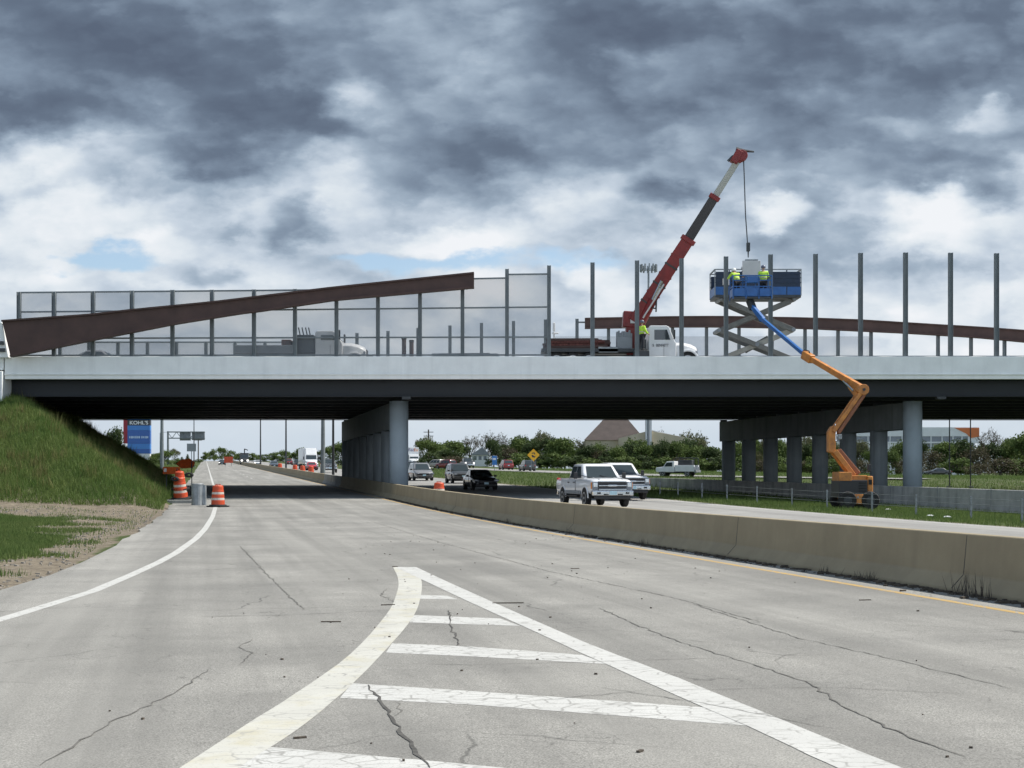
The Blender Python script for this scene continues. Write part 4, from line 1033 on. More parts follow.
c0, c1 = Q(863.3,497), Q(869,476)
part('counterweight', 'liftorange', lambda m: m.box(((c0.x+c1.x)/2, a.y, (c0.z+c1.z)/2), (c1.x-c0.x, 1.6, c1.z-c0.z)), .06)
part('counterweight_vent', 'black', lambda m: m.box((Q(866,0).x, a.y-.81, Q(0,482).z), (.16, .03, .24)), 0)
for px in (853, 862): part('chassis_lamp', 'lamp', lambda m: m.box((Q(px,0).x, a.y-.96, gz0+.60), (.09, .04, .07)), .01)
part('control_panel', 'trim', lambda m: m.box((Q(867.5,0).x, a.y-.3, Q(0,468).z), (.16, .2, .38)))
for dy in (-.30, .30):
    part('lower_arm', 'liftorange', lambda m: m.bar(Q(852.5,476)+Vector((0,dy,0)), Q(833.5,451)+Vector((0,dy,0)), .12, .26))
    part('tension_arm', 'rustarm', lambda m: m.bar(Q(858,474)+Vector((0,dy*.6,0)), Q(838,450)+Vector((0,dy*.6,0)), .12, .22)) if 'rustarm' in M else None
    part('upper_arm', 'liftorange', lambda m: m.bar(Q(832,432)+Vector((0,dy,0)), Q(860,392)+Vector((0,dy,0)), .12, .20))
    part('upper_link', 'rustarm', lambda m: m.bar(Q(837.5,433)+Vector((0,dy*.6,0)), Q(864.5,393)+Vector((0,dy*.6,0)), .12, .18)) if 'rustarm' in M else None
part('knuckle', 'liftorange', lambda m: m.prism([Q(827.5,452)+Vector((0,-.26,0)), Q(827.5,432)+Vector((0,-.26,0)), Q(831,426)+Vector((0,-.26,0)), Q(835,427)+Vector((0,-.26,0)), Q(834.5,436)+Vector((0,-.26,0)), Q(834.5,454)+Vector((0,-.26,0))], (0,.52,0)))
part('knuckle_box', 'steel', lambda m: m.box(Q(838.5,437)+Vector((0,-.3,0)), (.18,.1,.26)))
part('arm_cylinder', 'chrome', lambda m: m.tube(Q(835,441)+Vector((0,-.2,0)), Q(834.5,424)+Vector((0,-.2,0)), .045, .045, 8), 0)
part('elbow', 'liftorange', lambda m: m.tube(Q(862,390)+Vector((0,-.38,0)), Q(862,390)+Vector((0,.38,0)), .26, .26, 18), .02)
part('elbow_pin', 'dsteel', lambda m: m.tube(Q(862,390)+Vector((0,-.42,0)), Q(862,390)+Vector((0,.42,0)), .07, .07, 10), 0)
part('main_boom', 'liftorange', lambda m: m.bar(Q(864,389.5), Q(808,357,43.4), .26, .30, w1=.22, h1=.26), .02)
part('lift_cylinder', 'chrome', lambda m: m.tube(Q(853,391)+Vector((0,-.1,0)), Q(841,379,42)+Vector((0,-.1,0)), .05, .05, 8), 0)
part('boom_lug', 'liftorange', lambda m: m.bar(Q(858,396), Q(850,385,41.6), .2, .3))
part('boom_collar', 'liftorange', lambda m: m.bar(Q(812,359.5,43.2), Q(804,354.5,43.6), .36, .44), .05)
part('boom_cable', 'black', lambda m: m.path([Q(802,354,43.6), Q(804,350,43.5), Q(809,351,43.4), Q(811,357,43.2), Q(818,365,42.9)], .03, 6), 0)
for i in range(3): part('hose_clip', 'dsteel', lambda m: m.box(Q(820+i*11,361.5+i*6.5,42.9-i*.4)+Vector((0,-.17,-.16)), (.09,.06,.12)), 0)
part('upper_boom', 'blue', lambda m: m.bar(Q(807,356.5,43.4), Q(762,319,46.2), .17, .19), .02)
part('boom_tip', 'blue', lambda m: m.bar(Q(763,320,46.2), Q(752.5,306.5,46.7), .24, .30, w1=.24, h1=.22), .04)
part('rotator', 'dsteel', lambda m: m.bar(Q(753,309,46.7), Q(749.5,300,46.9), .32, .36), .04)
DBK = 47.0; bx0, bx1 = P(731.5,0,DBK).x, P(770,0,DBK).x; bz0, bz1 = Z(300,DBK), Z(277,DBK)
part('basket_floor', 'dsteel', lambda m: m.box(((bx0+bx1)/2,K*DBK,bz0+.06),(bx1-bx0,1.1,.12)), .02)
for s_ in (-1,1):
    y = K*DBK+s_*.54
    for j in range(3):
        xa = bx0+(bx1-bx0)*(j)/3+.05; xb = bx0+(bx1-bx0)*(j+1)/3-.05
        part('basket_panel', 'blue', lambda m: m.box(((xa+xb)/2,y,bz0+.36),(xb-xa,.04,.44)), .02)
    for h in (.68, 1.02, 1.28): part('basket_rail', 'blue', lambda m: m.bar((bx0,y,bz0+h),(bx1,y,bz0+h),.055), .01)
    for i in range(4):
        x = bx0+(bx1-bx0)*i/3; part('basket_post', 'blue', lambda m: m.bar((x,y,bz0),(x,y,bz1),.06), .01)
part('basket_console', 'blue', lambda m: m.box(((bx0+bx1)/2+.0,K*DBK-.5,bz0+1.05),(.62,.18,.36)), .03)
for x in (bx0, bx1):
    for h in (.68, 1.28): part('basket_rail', 'blue', lambda m: m.bar((x,K*DBK-.54,bz0+h),(x,K*DBK+.54,bz0+h),.055), .01)
    part('basket_panel', 'blue', lambda m: m.box((x,K*DBK,bz0+.36),(.04,1.0,.44)), .02)
# ------------------------------------------------------------------ people
def person(loc, rz, label, lean=0, armL=(0,0), armR=(0,0), jacket='hivis', hat='hatwhite', stance=.1, bend=0, headturn=0, group='workers on the bridge'):
    th = thing('person', loc, label, 'person', group, rz)           # faces +y
    H = 1.76
    J = {}
    hip = Vector((0,0,.93)); sp_ = lambda z, y=0: Vector((0, y, z))
    lf = lean
    def up(v): # lean torso forward about the hips
        d = v-hip; c, s_ = math.cos(lf), math.sin(lf); return hip+Vector((d.x, d.y*c+d.z*s_, d.z*c-d.y*s_))
    J['pelvis'] = (hip, .135); J['belly'] = (up(sp_(1.10)), .125); J['chest'] = (up(sp_(1.30)), .145); J['neck0'] = (up(sp_(1.46)), .075)
    J['neck'] = (up(sp_(1.53,.01)), .055); J['jaw'] = (up(sp_(1.60,.03)), .070); J['head'] = (up(sp_(1.66,.015)), .088); J['crown'] = (up(sp_(1.73,.0)), .070)
    J['nose'] = (up(sp_(1.635,.118)), .016)
    E = [('pelvis','belly'),('belly','chest'),('chest','neck0'),('neck0','neck'),('neck','jaw'),('jaw','head'),('head','crown'),('head','nose')]
    TJ, TE = ['pelvis','belly','chest','neck0'], [('pelvis','belly'),('belly','chest'),('chest','neck0')]
    LJ, LE_ = ['pelvis'], []
    for sn, s_, ar in (('l',-1,armL),('r',1,armR)):
        sh = up(Vector((s_*.19,0,1.42))); a1, a2 = ar
        el = sh+Vector((s_*.06, .29*math.sin(a1), -.29*math.cos(a1))); wr = el+Vector((-s_*.03, .25*math.sin(a1+a2), -.25*math.cos(a1+a2)))
        hd = (wr-el).normalized(); pa = wr+hd*.06; ct = wr+hd*.095
        J['sh'+sn] = (sh, .075); J['el'+sn] = (el, .047); J['wr'+sn] = (wr, .032); J['pa'+sn] = (pa, .034)
        E += [('neck0','sh'+sn),('sh'+sn,'el'+sn),('el'+sn,'wr'+sn),('wr'+sn,'pa'+sn)]
        TJ += ['sh'+sn,'el'+sn,'wr'+sn]; TE += [('neck0','sh'+sn),('sh'+sn,'el'+sn),('el'+sn,'wr'+sn)]
        sd = Vector((1,0,0)); fw = hd.cross(sd).normalized()
        for i, (o, l) in enumerate(((-.030,.062),(-.010,.075),(.010,.070),(.030,.055))):
            k1 = pa+fw*o+hd*.05; k2 = k1+hd*l*.5-sd*s_*l*.12; k3 = k2+hd*l*.4-sd*s_*l*.28
            for n_, q, r in (('a',k1,.010),('b',k2,.009),('c',k3,.008)): J[f'f{i}{n_}{sn}'] = (q, r)
            E += [('pa'+sn, f'f{i}a{sn}'),(f'f{i}a{sn}',f'f{i}b{sn}'),(f'f{i}b{sn}',f'f{i}c{sn}')]
        t1 = wr+hd*.025-fw*.042; t2 = t1+hd*.04-fw*.014
        J['ta'+sn] = (t1,.012); J['tb'+sn] = (t2,.010); E += [('wr'+sn,'ta'+sn),('ta'+sn,'tb'+sn)]
        hj = Vector((s_*.10,0,.88)); kn = Vector((s_*(.10+stance*.4), .03+bend, .49)); an = Vector((s_*(.10+stance), -.02, .09)); to = Vector((s_*(.11+stance), .16, .035))
        J['hj'+sn] = (hj,.10); J['kn'+sn] = (kn,.062); J['an'+sn] = (an,.045); J['to'+sn] = (to,.036)
        E += [('pelvis','hj'+sn),('hj'+sn,'kn'+sn),('kn'+sn,'an'+sn),('an'+sn,'to'+sn)]
        LJ += ['hj'+sn,'kn'+sn,'an'+sn]; LE_ += [('pelvis','hj'+sn),('hj'+sn,'kn'+sn),('kn'+sn,'an'+sn)]
    def skin(name, js, es, mat, grow=0, flare=None):
        me = bpy.data.meshes.new(name); ix = {j: i for i, j in enumerate(js)}
        me.from_pydata([J[j][0] for j in js], [(ix[a], ix[b]) for a, b in es], [])
        o = bpy.data.objects.new(name, me); COL.objects.link(o); o.parent = th; me.materials.append(mat)
        md = o.modifiers.new('skin', 'SKIN'); md.use_smooth_shade = True
        lay = me.skin_vertices[0] if me.skin_vertices else None
        if lay is None:
            bm = bmesh.new(); bm.from_mesh(me); bm.verts.layers.skin.verify(); bm.to_mesh(me); bm.free(); lay = me.skin_vertices[0]
        for j, i in ix.items():
            r = J[j][1]+(grow if r_ok(j) else grow*.6)
            rx = r*(1.28 if j in ('pelvis','belly','chest') else 1)
            lay.data[i].radius = (rx, r); lay.data[i].use_root = (j == 'pelvis')
        sb = o.modifiers.new('sub', 'SUBSURF'); sb.levels = 1; sb.render_levels = 2
        return o
    r_ok = lambda j: True
    skin('body', list(J), E, M['skin'])
    skin('jacket', TJ, TE, M[jacket], .030)
    skin('trousers', LJ, LE_, M['trousers'], .026)
    for sn in 'lr':
        mb = MB(); a = J['an'+sn][0]; b = J['to'+sn][0]
        mb.loft([[Vector((a.x+dx*.052, a.y-.09, z)) for dx, z in ((-1,0),(1,0),(1,.13),(-1,.13))], [Vector((a.x+dx*.06, a.y+.05, z)) for dx, z in ((-1,0),(1,0),(1,.12),(-1,.12))], [Vector((b.x+dx*.05, b.y+.05, z)) for dx, z in ((-1,0),(1,0),(1,.07),(-1,.07))]])
        mb.build('boot', M['trim'], th, bevel=.02)
    c = J['crown'][0]; mb = MB(); mb.lathe([(.128,-.045),(.132,-.02),(.122,.04),(.095,.085),(.05,.108),(.012,.114)], (c.x, c.y+.008, c.z), 18)
    hatob = mb.build('hard_hat', M[hat], th, smooth=True)
    mb = MB(); mb.prism([(c.x+.135*math.cos(t), c.y+.008+(.15+ (.05 if math.sin(t) > 0 else 0))*math.sin(t), c.z-.05) for t in [2*math.pi*i/18 for i in range(18)]], (0,0,.012)); mb.build('brim', M[hat], hatob)
    for s_ in (-1,1):
        e_ = J['head'][0]+Vector((s_*.033,.083,-.008)); mb = MB(); mb.box(e_, (.022,.012,.012)); mb.build('eye', M['darklet'], th)
        e_ = J['head'][0]+Vector((s_*.092,0,-.02)); mb = MB(); mb.box(e_, (.02,.035,.06)); mb.build('ear', M['skin'], th, bevel=.008)
    m_ = J['jaw'][0]+Vector((0,.078,-.012)); mb = MB(); mb.box(m_, (.05,.012,.010)); mb.build('mouth', M['loadred'], th)
    if jacket == 'hivis':
        for z in (1.12,):
            c_ = up(Vector((0,0,z))); mb = MB(); mb.lathe([(.20,-.025),(.205,0),(.20,.025)], (0,0,0), 18)
            mb.v = [(x*1.02+c_.x, y*.86+c_.y, z_+c_.z) for x, y, z_ in mb.v]; mb.build('reflective_band', M['reflect'], th)
    return th
def on_floor(px, D, z, dy=0): a = P(px, 300, D); return (a.x, a.y+dy, z)
fz = bz0+.12
person(on_floor(737,47,fz,.05), .25, 'worker in yellow-green jacket and white hard hat leaning over in the basket', lean=.55, armL=(1.0,.5), armR=(.9,.6), hat='hatwhite', stance=.06)
person(on_floor(763.5,47,fz,.05), -.15, 'worker in yellow-green jacket and dark hard hat upright in the basket', lean=.12, armL=(.7,.9), armR=(.6,1.0), hat='hatgrey', stance=.06)
person(on_floor(742.5,52.6,Z(300,53)+.17,0), math.pi+.3, 'worker in a dark green vest and white hard hat on the scissor lift platform', lean=.1, armL=(.5,.7), armR=(.4,.9), jacket='vest', hat='hatwhite', stance=.06)
a = P(641.2,345,50.3); person((a.x, a.y, a.z-.35), -.9, 'worker in a yellow-green jacket standing beside the red crane column', lean=.08, armL=(.4,.9), armR=(.3,.8), hat='hatgrey', stance=.08)
mb = MB(); mb.box((a.x, a.y, (a.z-.35+DECK)/2), (.9, .8, a.z-.35-DECK-.01)); st_ = mb.build('step_platform', M['dsteel'], bevel=.03); tag(st_, 'dark steel step box under the worker beside the red crane', 'step box')
# ------------------------------------------------------------------ drums, cans and work-zone signs
def drum(loc, label, sc_=1.0, group='orange drums', tilt=0, full=True):
    th = thing('traffic_drum', loc, label, 'traffic drum', group); th.rotation_euler = (tilt, 0, 0); th.scale = (sc_,)*3
    mb = MB(); mb.lathe([(.305,.06),(.30,.30),(.285,.31),(.28,.52),(.265,.53),(.26,.74),(.245,.75),(.24,.93),(.20,.97),(.10,.98)], (0,0,0), 24); mb.build('barrel', M['orange'], th)
    mb = MB(); mb.prism([(.52*math.cos(t), .52*math.sin(t), 0) for t in [2*math.pi*(i+.5)/8 for i in range(8)]], (0,0,.055)); mb.lathe([(.40,.05),(.38,.10),(.31,.11)], (0,0,0), 20); mb.build('rubber_base', M['black'], th)
    if full:
        for z, r in ((.36,.283),(.62,.262)):
            mb = MB(); mb.lathe([(r+.006,z-.05),(r+.004,z+.05)], (0,0,0), 24); mb.build('reflective_band', M['reflect'], th)
        mb = MB(); mb.bar((-.10,0,1.02),(.10,0,1.02),.03); mb.bar((-.10,0,.97),(-.10,0,1.03),.03); mb.bar((.10,0,.97),(.10,0,1.03),.03); mb.build('handle', M['orange'], th)
    return th
D = 40.0; a = TD(tof(218,D), D); drum(a+Vector((0,0,.022)), 'orange drum with two white bands standing alone on the end of the white edge line', 1.04)
# slumped pile of drums on the left verge
def tz(x, y): return terr(x+S*y, y/K)
D = 43.5; a = P(181,495,D); base = Vector((a.x, a.y, tz(a.x, a.y)))
mb = MB(); mb.box((base.x, base.y, base.z+.09), (1.9, 1.4, .20), .1); sl = mb.build('concrete_slab', M['conc'], bevel=.03); tag(sl, 'small pale concrete slab under the leaning orange drum', 'slab')
d1 = drum(base+Vector((0,0,.2)), 'leaning orange drum on the concrete slab beside the grey can', 1.18); d1.rotation_euler = (.10,-.10,.4)
d2 = drum(base+Vector((-.05,.1,.72)), 'crumpled orange drum stacked on top of the leaning drum', .95); d2.rotation_euler = (.12,-.06,.2)
for (px, py, l, dx, nm) in [(189,475,.40,.35,'round black rubber ring hooked on the right of the stacked orange drums'),(174.8,479,.36,-.2,'round black rubber ring on the left of the stacked orange drums')]:
    q = P(px, py, D-.3); mb = MB(); n = 16
    mb.v = []; R_, r_ = .24*l*1.6, .09
    vs = [((R_+r_*math.cos(b))*math.cos(a_), r_*math.sin(b), (R_+r_*math.cos(b))*math.sin(a_)*.55) for a_ in [2*math.pi*i/n for i in range(n)] for b in [2*math.pi*j/8 for j in range(8)]]
    fs = [(i*8+j, i*8+(j+1)%8, ((i+1)%n)*8+(j+1)%8, ((i+1)%n)*8+j) for i in range(n) for j in range(8)]
    mb.add([(x+q.x, y+q.y, z+q.z) for x, y, z in vs], fs); o = mb.build('rubber_ring', M['black'], smooth=True); tag(o, nm, 'rubber ring', 'rubber drum bases')
def ground_at(px, D): x = (px-512)*D/850; return Vector((x, K*D, terr(x+S*K*D, D)))
for (px, py, D, w, h, lab, shp) in [(171.5,470.5,50,.95,.42,'low orange barricade board on thin legs at the left of the stacked drums',0),(185.5,463.5,56,1.2,.66,'weathered orange sign board on thin legs showing above the stacked drums',1)]:
    c = P(px, py, D); g_ = ground_at(px, D); th = thing('barricade' if not shp else 'work_zone_sign', g_, lab, 'barricade' if not shp else 'sign')
    mb = MB(); pl_ = [(-w/2,-h*.5),(w/2,-h*.5),(w/2,h*.5),(-w/2,h*.5)] if not shp else [(-w*.5,-h*.05),(-w*.2,-h*.5),(w*.38,-h*.42),(w*.5,h*.1),(w*.22,h*.5),(-w*.25,h*.38)]
    mb.prism([(c.x+x, c.y+x*.25, c.z+z) for x, z in pl_], (0,.05,0)); mb.build('board' if not shp else 'sign_face', M['vinyl'], th, world=True, bevel=.012)
    if not shp:
        mb = MB(); mb.box((c.x-w*.36, c.y-w*.09-.03, c.z+.02), (.16,.03,.2)); mb.build('reflector', M['reflect'], th, world=True)
    for s_ in (-1,1):
        mb = MB(); mb.bar((c.x+s_*w*.33, c.y+.08, g_.z-.1), (c.x+s_*w*.33, c.y+.08, c.z+h*.3), .05); mb.build('leg', M['dsteel'], th, world=True)
# dented grey can beside the drum
D = 41.6; q = P(197.5,505,D); c = Vector((q.x, q.y, tz(q.x, q.y))); th = thing('metal_can', c, 'dented pale grey metal can between the drum pile and the lone orange drum', 'can')
mb = MB(); n = 20; rings = []
for z, r in ((0,.30),(.35,.30),(.7,.295),(1.05,.29)):
    rings.append([Vector((c.x+r*(1+.07*math.sin(3*t+z*3))*math.cos(t), c.y+r*(1+.05*math.sin(5*t))*math.sin(t), c.z+z)) for t in [2*math.pi*i/n for i in range(n)]])
mb.loft(rings); mb.build('shell', M['steel2'], th, world=True)
mb = MB(); mb.lathe([(.31,1.02),(.325,1.04),(.31,1.07)], tuple(c), 20); mb.build('rim', M['steel2'], th, world=True)
mb = MB(); mb.bar((c.x+.35, c.y, c.z), (c.x+.34, c.y, c.z+1.0), .14, .22); mb.build('side_stave', M['steel2'], th, world=True)
for i, (px, D) in enumerate([(280,139),(295,116),(302.5,107),(311,99)]):
    t = tof(px, D); drum(TD(t, D)+Vector((0,0,.022)), ['orange drum nearest the far thin light pole beyond the bridge','left of a pair of orange drums behind the far barrier','right of a pair of orange drums behind the far barrier','lone orange drum just left of the thick light pole behind the barrier'][i], 1.25, full=False)
D = 43.8; drum(TD(tof(439,D), D)+Vector((0,0,.022)), 'orange drum whose top shows above the tan barrier beside the black sedan', 1.06)
D = 66; q = ground_at(761, D); drum(Vector((q.x, q.y, q.z)), 'orange drum glimpsed low between two columns of the right-hand pier', .7)
# orange work sign board in the distance on the ramp road
q = TD(tof(228.5,205), 205); th = thing('work_zone_sign', q, 'square orange work-zone sign board beside the median barrier far beyond the bridge', 'sign')
mb = MB(); mb.box((q.x, q.y, q.z+1.6),(2.1,.06,1.5)); mb.build('sign_face', M['orange'], th, world=True)
for s_ in (-1,1):
    mb = MB(); mb.bar((q.x+s_*.7,q.y+.08,q.z),(q.x+s_*.7,q.y+.08,q.z+2.2),.1); mb.build('leg', M['steel'], th, world=True)
# ------------------------------------------------------------------ poles, gantry, pylon sign
def light_pole(px, D, r, label, zb=None, h=10, arm=(2.4,)):
    q = ground_at(px, D); zb = q.z if zb is None else zb
    th = thing('light_pole', (q.x, q.y, zb), label, 'light pole', 'highway light poles')
    mb = MB(); mb.tube((0,0,0),(0,0,h), r, r*.62, 12); mb.build('pole', M['dsteel'] if r < .2 else M['post'], th)
    mb = MB(); mb.box((0,0,.08),(r*4,r*4,.16)); mb.build('base_plate', M['steel'], th)
    for a_ in arm:
        mb = MB(); mb.path([(0,0,h-.3),(a_*.5,0,h+.15),(a_,0,h+.2)], .05, 6); mb.build('arm', M['dsteel'], th)
        mb = MB(); mb.box((a_+.25,0,h+.18),(.6,.26,.13)); mb.build('lamp_head', M['steel'], th, bevel=.03)
light_pole(260.5, 168, .17, 'thin light pole farthest along the median barrier beyond the bridge')
light_pole(286, 118, .14, 'thin brown light pole in the middle of the row on the median barrier')
light_pole(323, 79, .22, 'thick grey light pole near the median pier columns')
light_pole(333.2, 73.5, .12, 'thin light pole pressed close to the end of the median pier')
light_pole(162, 100, .24, 'thick grey light pole on the left verge right of the blue pylon sign')
light_pole(194, 190, .14, 'thin light pole on the left verge in front of the sign gantry', h=12)
light_pole(160, 250, .1, 'very thin pole on the left verge beyond the blue pylon sign', h=9)
# overhead sign structure seen from behind
D = 230; zt, zb_ = Z(432, D), Z(438.2, D); q = ground_at(168, D); th = thing('sign_gantry', q, 'overhead steel sign gantry seen from behind over the ramp road', 'sign gantry')
xL, xR = P(168,0,D).x, P(216,0,D).x*1.0
mb = MB(); mb.tube((xL,K*D,q.z-.2),(xL,K*D,zt+.2),.32,.26,10); mb.build('post', M['post'], th, world=True)
for y in (-.6,.6):
    for z in (zt,zb_):
        mb = MB(); mb.bar((xL,K*D+y,z),(P(204.5,0,D).x,K*D+y,z),.26); mb.build('chord', M['post'], th, world=True)
mb = MB(); xs = [xL+(P(204.5,0,D).x-xL)*i/8 for i in range(9)]
for i in range(8): mb.bar((xs[i],K*D-.6,zb_ if i%2 else zt),(xs[i+1],K*D-.6,zt if i%2 else zb_),.14)
mb.build('lattice', M['post'], th, world=True)
for (p0, p1, y0, y1) in [(179,190,432,440.5),(191,204,431.5,440)]:
    a, b = P(p0,y0,D), P(p1,y1,D); mb = MB(); mb.box(((a.x+b.x)/2,K*D+.9,(a.z+b.z)/2),(b.x-a.x,.15,a.z-b.z)); mb.build('sign_panel', M['signback'], th, world=True)
for (px, py, w, h, D, lab, dia) in [(191.5,447.5,2.0,1.7,185,'small grey square sign seen from behind below the gantry',0)]:
    c = P(px, py, D); q = ground_at(px, D); th = thing('road_sign', q, lab, 'sign')
    if dia:
        mb = MB(); mb.prism([(c.x-w/2,c.y,c.z),(c.x,c.y,c.z+h/2),(c.x+w/2,c.y,c.z),(c.x,c.y,c.z-h/2)],(0,.06,0)); mb.build('sign_face', M['signback'], th, world=True)
    else:
        mb = MB(); mb.box(c,(w,.06,h)); mb.build('sign_face', M['signback'], th, world=True)
    mb = MB(); mb.bar((q.x,q.y+.08,q.z-.2),(c.x,c.y+.08,c.z+h*.3),.14); mb.build('post', M['post'], th, world=True)
# yellow diamond and blue sign by the far ramp
D = 134; c = P(533.5,455,D); q = ground_at(533.5,D); th = thing('road_sign', q, 'yellow diamond warning sign with a black symbol beside the far ramp', 'sign')
w = 1.0; mb = MB(); mb.prism([(c.x-w,c.y,c.z),(c.x,c.y,c.z+w),(c.x+w,c.y,c.z),(c.x,c.y,c.z-w)],(0,.05,0)); f_ = mb.build('sign_face', M['signyellow'], th, world=True)
mb = MB(); y = c.y-.012
mb.prism([(c.x-.30,y,c.z+.32),(c.x+.12,y,c.z+.42),(c.x+.30,y,c.z+.12),(c.x+.16,y,c.z+.06),(c.x+.02,y,c.z+.26),(c.x-.26,y,c.z+.18)],(0,.01,0)); mb.build('symbol', M['darklet'], f_, world=True)
mb = MB(); mb.prism([(c.x-.30,y,c.z-.04),(c.x-.10,y,c.z+.04),(c.x+.10,y,c.z-.20),(c.x+.34,y,c.z-.14),(c.x+.16,y,c.z-.42),(c.x-.22,y,c.z-.34)],(0,.01,0)); mb.build('symbol', M['darklet'], f_, world=True)
for s_ in (-.35,.35):
    mb = MB(); mb.bar((c.x+s_,c.y+.08,q.z-.2),(c.x+s_,c.y+.08,c.z+.5),.09); mb.build('post', M['steel'], th, world=True)
D = 140; c = P(494.5,460.5,D); q = ground_at(494.5,D); th = thing('road_sign', q, 'narrow upright blue sign beside the far ramp left of the red car', 'sign')
mb = MB(); mb.box(c,(.75,.05,1.5)); mb.build('sign_face', M['signmid'], th, world=True, bevel=.01)
mb = MB(); mb.box((c.x,c.y-.03,c.z+.25),(.45,.02,.3)); mb.build('symbol', M['whitelet'], th, world=True)
mb = MB(); mb.bar((c.x,c.y+.06,q.z-.2),(c.x,c.y+.06,c.z+.6),.1); mb.build('post', M['steel'], th, world=True)
# blue shopping pylon sign
D = 190; q = ground_at(140, D); th = thing('pylon_sign', q, 'tall blue shopping centre pylon sign with a red edge and white base', 'sign')
def slab(name, x0, y0, x1, y1, mt, dy=0, th_=1.2, parent=None):
    a, b = P(x0,y0,D), P(x1,y1,D); mb = MB(); mb.box(((a.x+b.x)/2, K*D+dy, (a.z+b.z)/2),(b.x-a.x, th_, a.z-b.z)); return mb.build(name, M[mt], parent or th, world=True)
slab('red_edge', 123.6,408,128.1,443.5,'signred',.5,1.4)
slab('sign_face', 128.2,406,150.6,420.3,'signmid'); slab('sign_face', 128.2,420.4,150.6,425.5,'signdark'); slab('sign_face', 128.2,425.6,150.6,430.3,'signmid'); slab('sign_face', 128.2,430.4,150.6,443.8,'signblue')
slab('sign_face', 128.2,443.9,150.6,448.9,'signmid'); slab('sign_face', 128.2,449,150.6,453.6,'signblue')
slab('base', 129.5,453.7,150.4,459.2,'whitewall',0,1.0); mb = MB(); mb.box((P(140,0,D).x,K*D,(q.z+Z(459.2,D))/2-.2),(3.2,.8,Z(459.2,D)-q.z+.4)); mb.build('footing', M['conc'], th, world=True)
a = P(139.6,423,D); text("KOHL'S", 1.12, (a.x-q.x, -.62, a.z-q.z), (math.pi/2,0,0), M['whitelet'], th, .01, sx=1.12, bold=.02)
for i, px in enumerate([130.5,132,133.2,134.6,136,137.6,138.8,140.2,142.6,144,145.8,147.2,148.4]):
    a = P(px,437.3,D); mb = MB(); mb.box((a.x,K*D-.61,a.z),(.20,.02,.5 if i%3 else .42)); mb.build('light_mark', M['palelet'], th, world=True)
# antenna mast and wooden pylon far off
D = 200; q = ground_at(648.5, D); th = thing('antenna_mast', q, 'slim antenna mast with a crown of panels rising far behind the crane', 'antenna mast')
zt = Z(267, D); mb = MB(); mb.tube((q.x,q.y,q.z-.3),(q.x,q.y,zt),.38,.22,10); mb.build('mast', M['signback'], th, world=True)
for i in range(12):
    a_ = 2*math.pi*i/12; x, y = q.x+1.9*math.cos(a_), q.y+1.9*math.sin(a_); mb = MB(); mb.box((x,y,zt-.3),(.32,.3,1.7),a_); mb.build('antenna_panel', M['steel'], th, world=True)
mb = MB(); 
for i in range(12):
    a_, b_ = 2*math.pi*i/12, 2*math.pi*(i+1)/12; mb.bar((q.x+1.8*math.cos(a_),q.y+1.8*math.sin(a_),zt-.6),(q.x+1.8*math.cos(b_),q.y+1.8*math.sin(b_),zt-.6),.12)
for a_ in (0, math.pi/2): mb.bar((q.x-1.8*math.cos(a_),q.y-1.8*math.sin(a_),zt-.6),(q.x+1.8*math.cos(a_),q.y+1.8*math.sin(a_),zt-.6),.12)
mb.build('platform_ring', M['signback'], th, world=True)
for (px, ytop, D, lab) in [(428.5,429.5,260,'wooden utility pole with crossarms above the bushes right of the median pier'),(198.3,432,330,'slender utility pole beside the sign gantry far off')]:
    q = ground_at(px, D); zt = Z(ytop, D); th = thing('utility_pole', q, lab, 'utility pole')
    mb = MB(); mb.tube((q.x,q.y,q.z-.3),(q.x,q.y,zt),.26,.2,8); mb.build('pole', M['bark'], th, world=True)
    for dz in (.8,2.0,3.2):
        mb = MB(); mb.bar((q.x-1.5,q.y,zt-dz),(q.x+1.5,q.y,zt-dz),.2); mb.build('crossarm', M['bark'], th, world=True)
for (px, lab) in [(949.5,'left of two thin dark poles in front of the white building'),(970.5,'right of two thin dark poles in front of the white building')]:
    D = 74; q = ground_at(px, D); th = thing('thin_pole', q, lab, 'pole', 'thin poles by the white building'); mb = MB(); mb.tube((0,0,-.2),(0,0,9),.055,.05,8); mb.build('pole', M['dsteel'], th)
    mb = MB(); mb.box((0,0,.1),(.4,.4,.2)); mb.build('footing', M['conc'], th)
# slender post on the far parapet right of the mesh fence
q = P(554,356,68); th = thing('survey_mast', (q.x,q.y,DECK), 'thin pale mast with a small head just right of the mesh fence', 'mast')
zt = Z(322,68); mb = MB(); mb.tube((q.x,q.y,DECK),(q.x,q.y,zt-.8),.1,.07,8); mb.build('pole', M['panel'], th, world=True)
mb = MB(); mb.box((q.x,q.y,zt-.4),(.2,.2,.7)); mb.box((q.x+.1,q.y,zt-.9),(.55,.16,.12)); mb.build('head', M['panel'], th, world=True, bevel=.05)
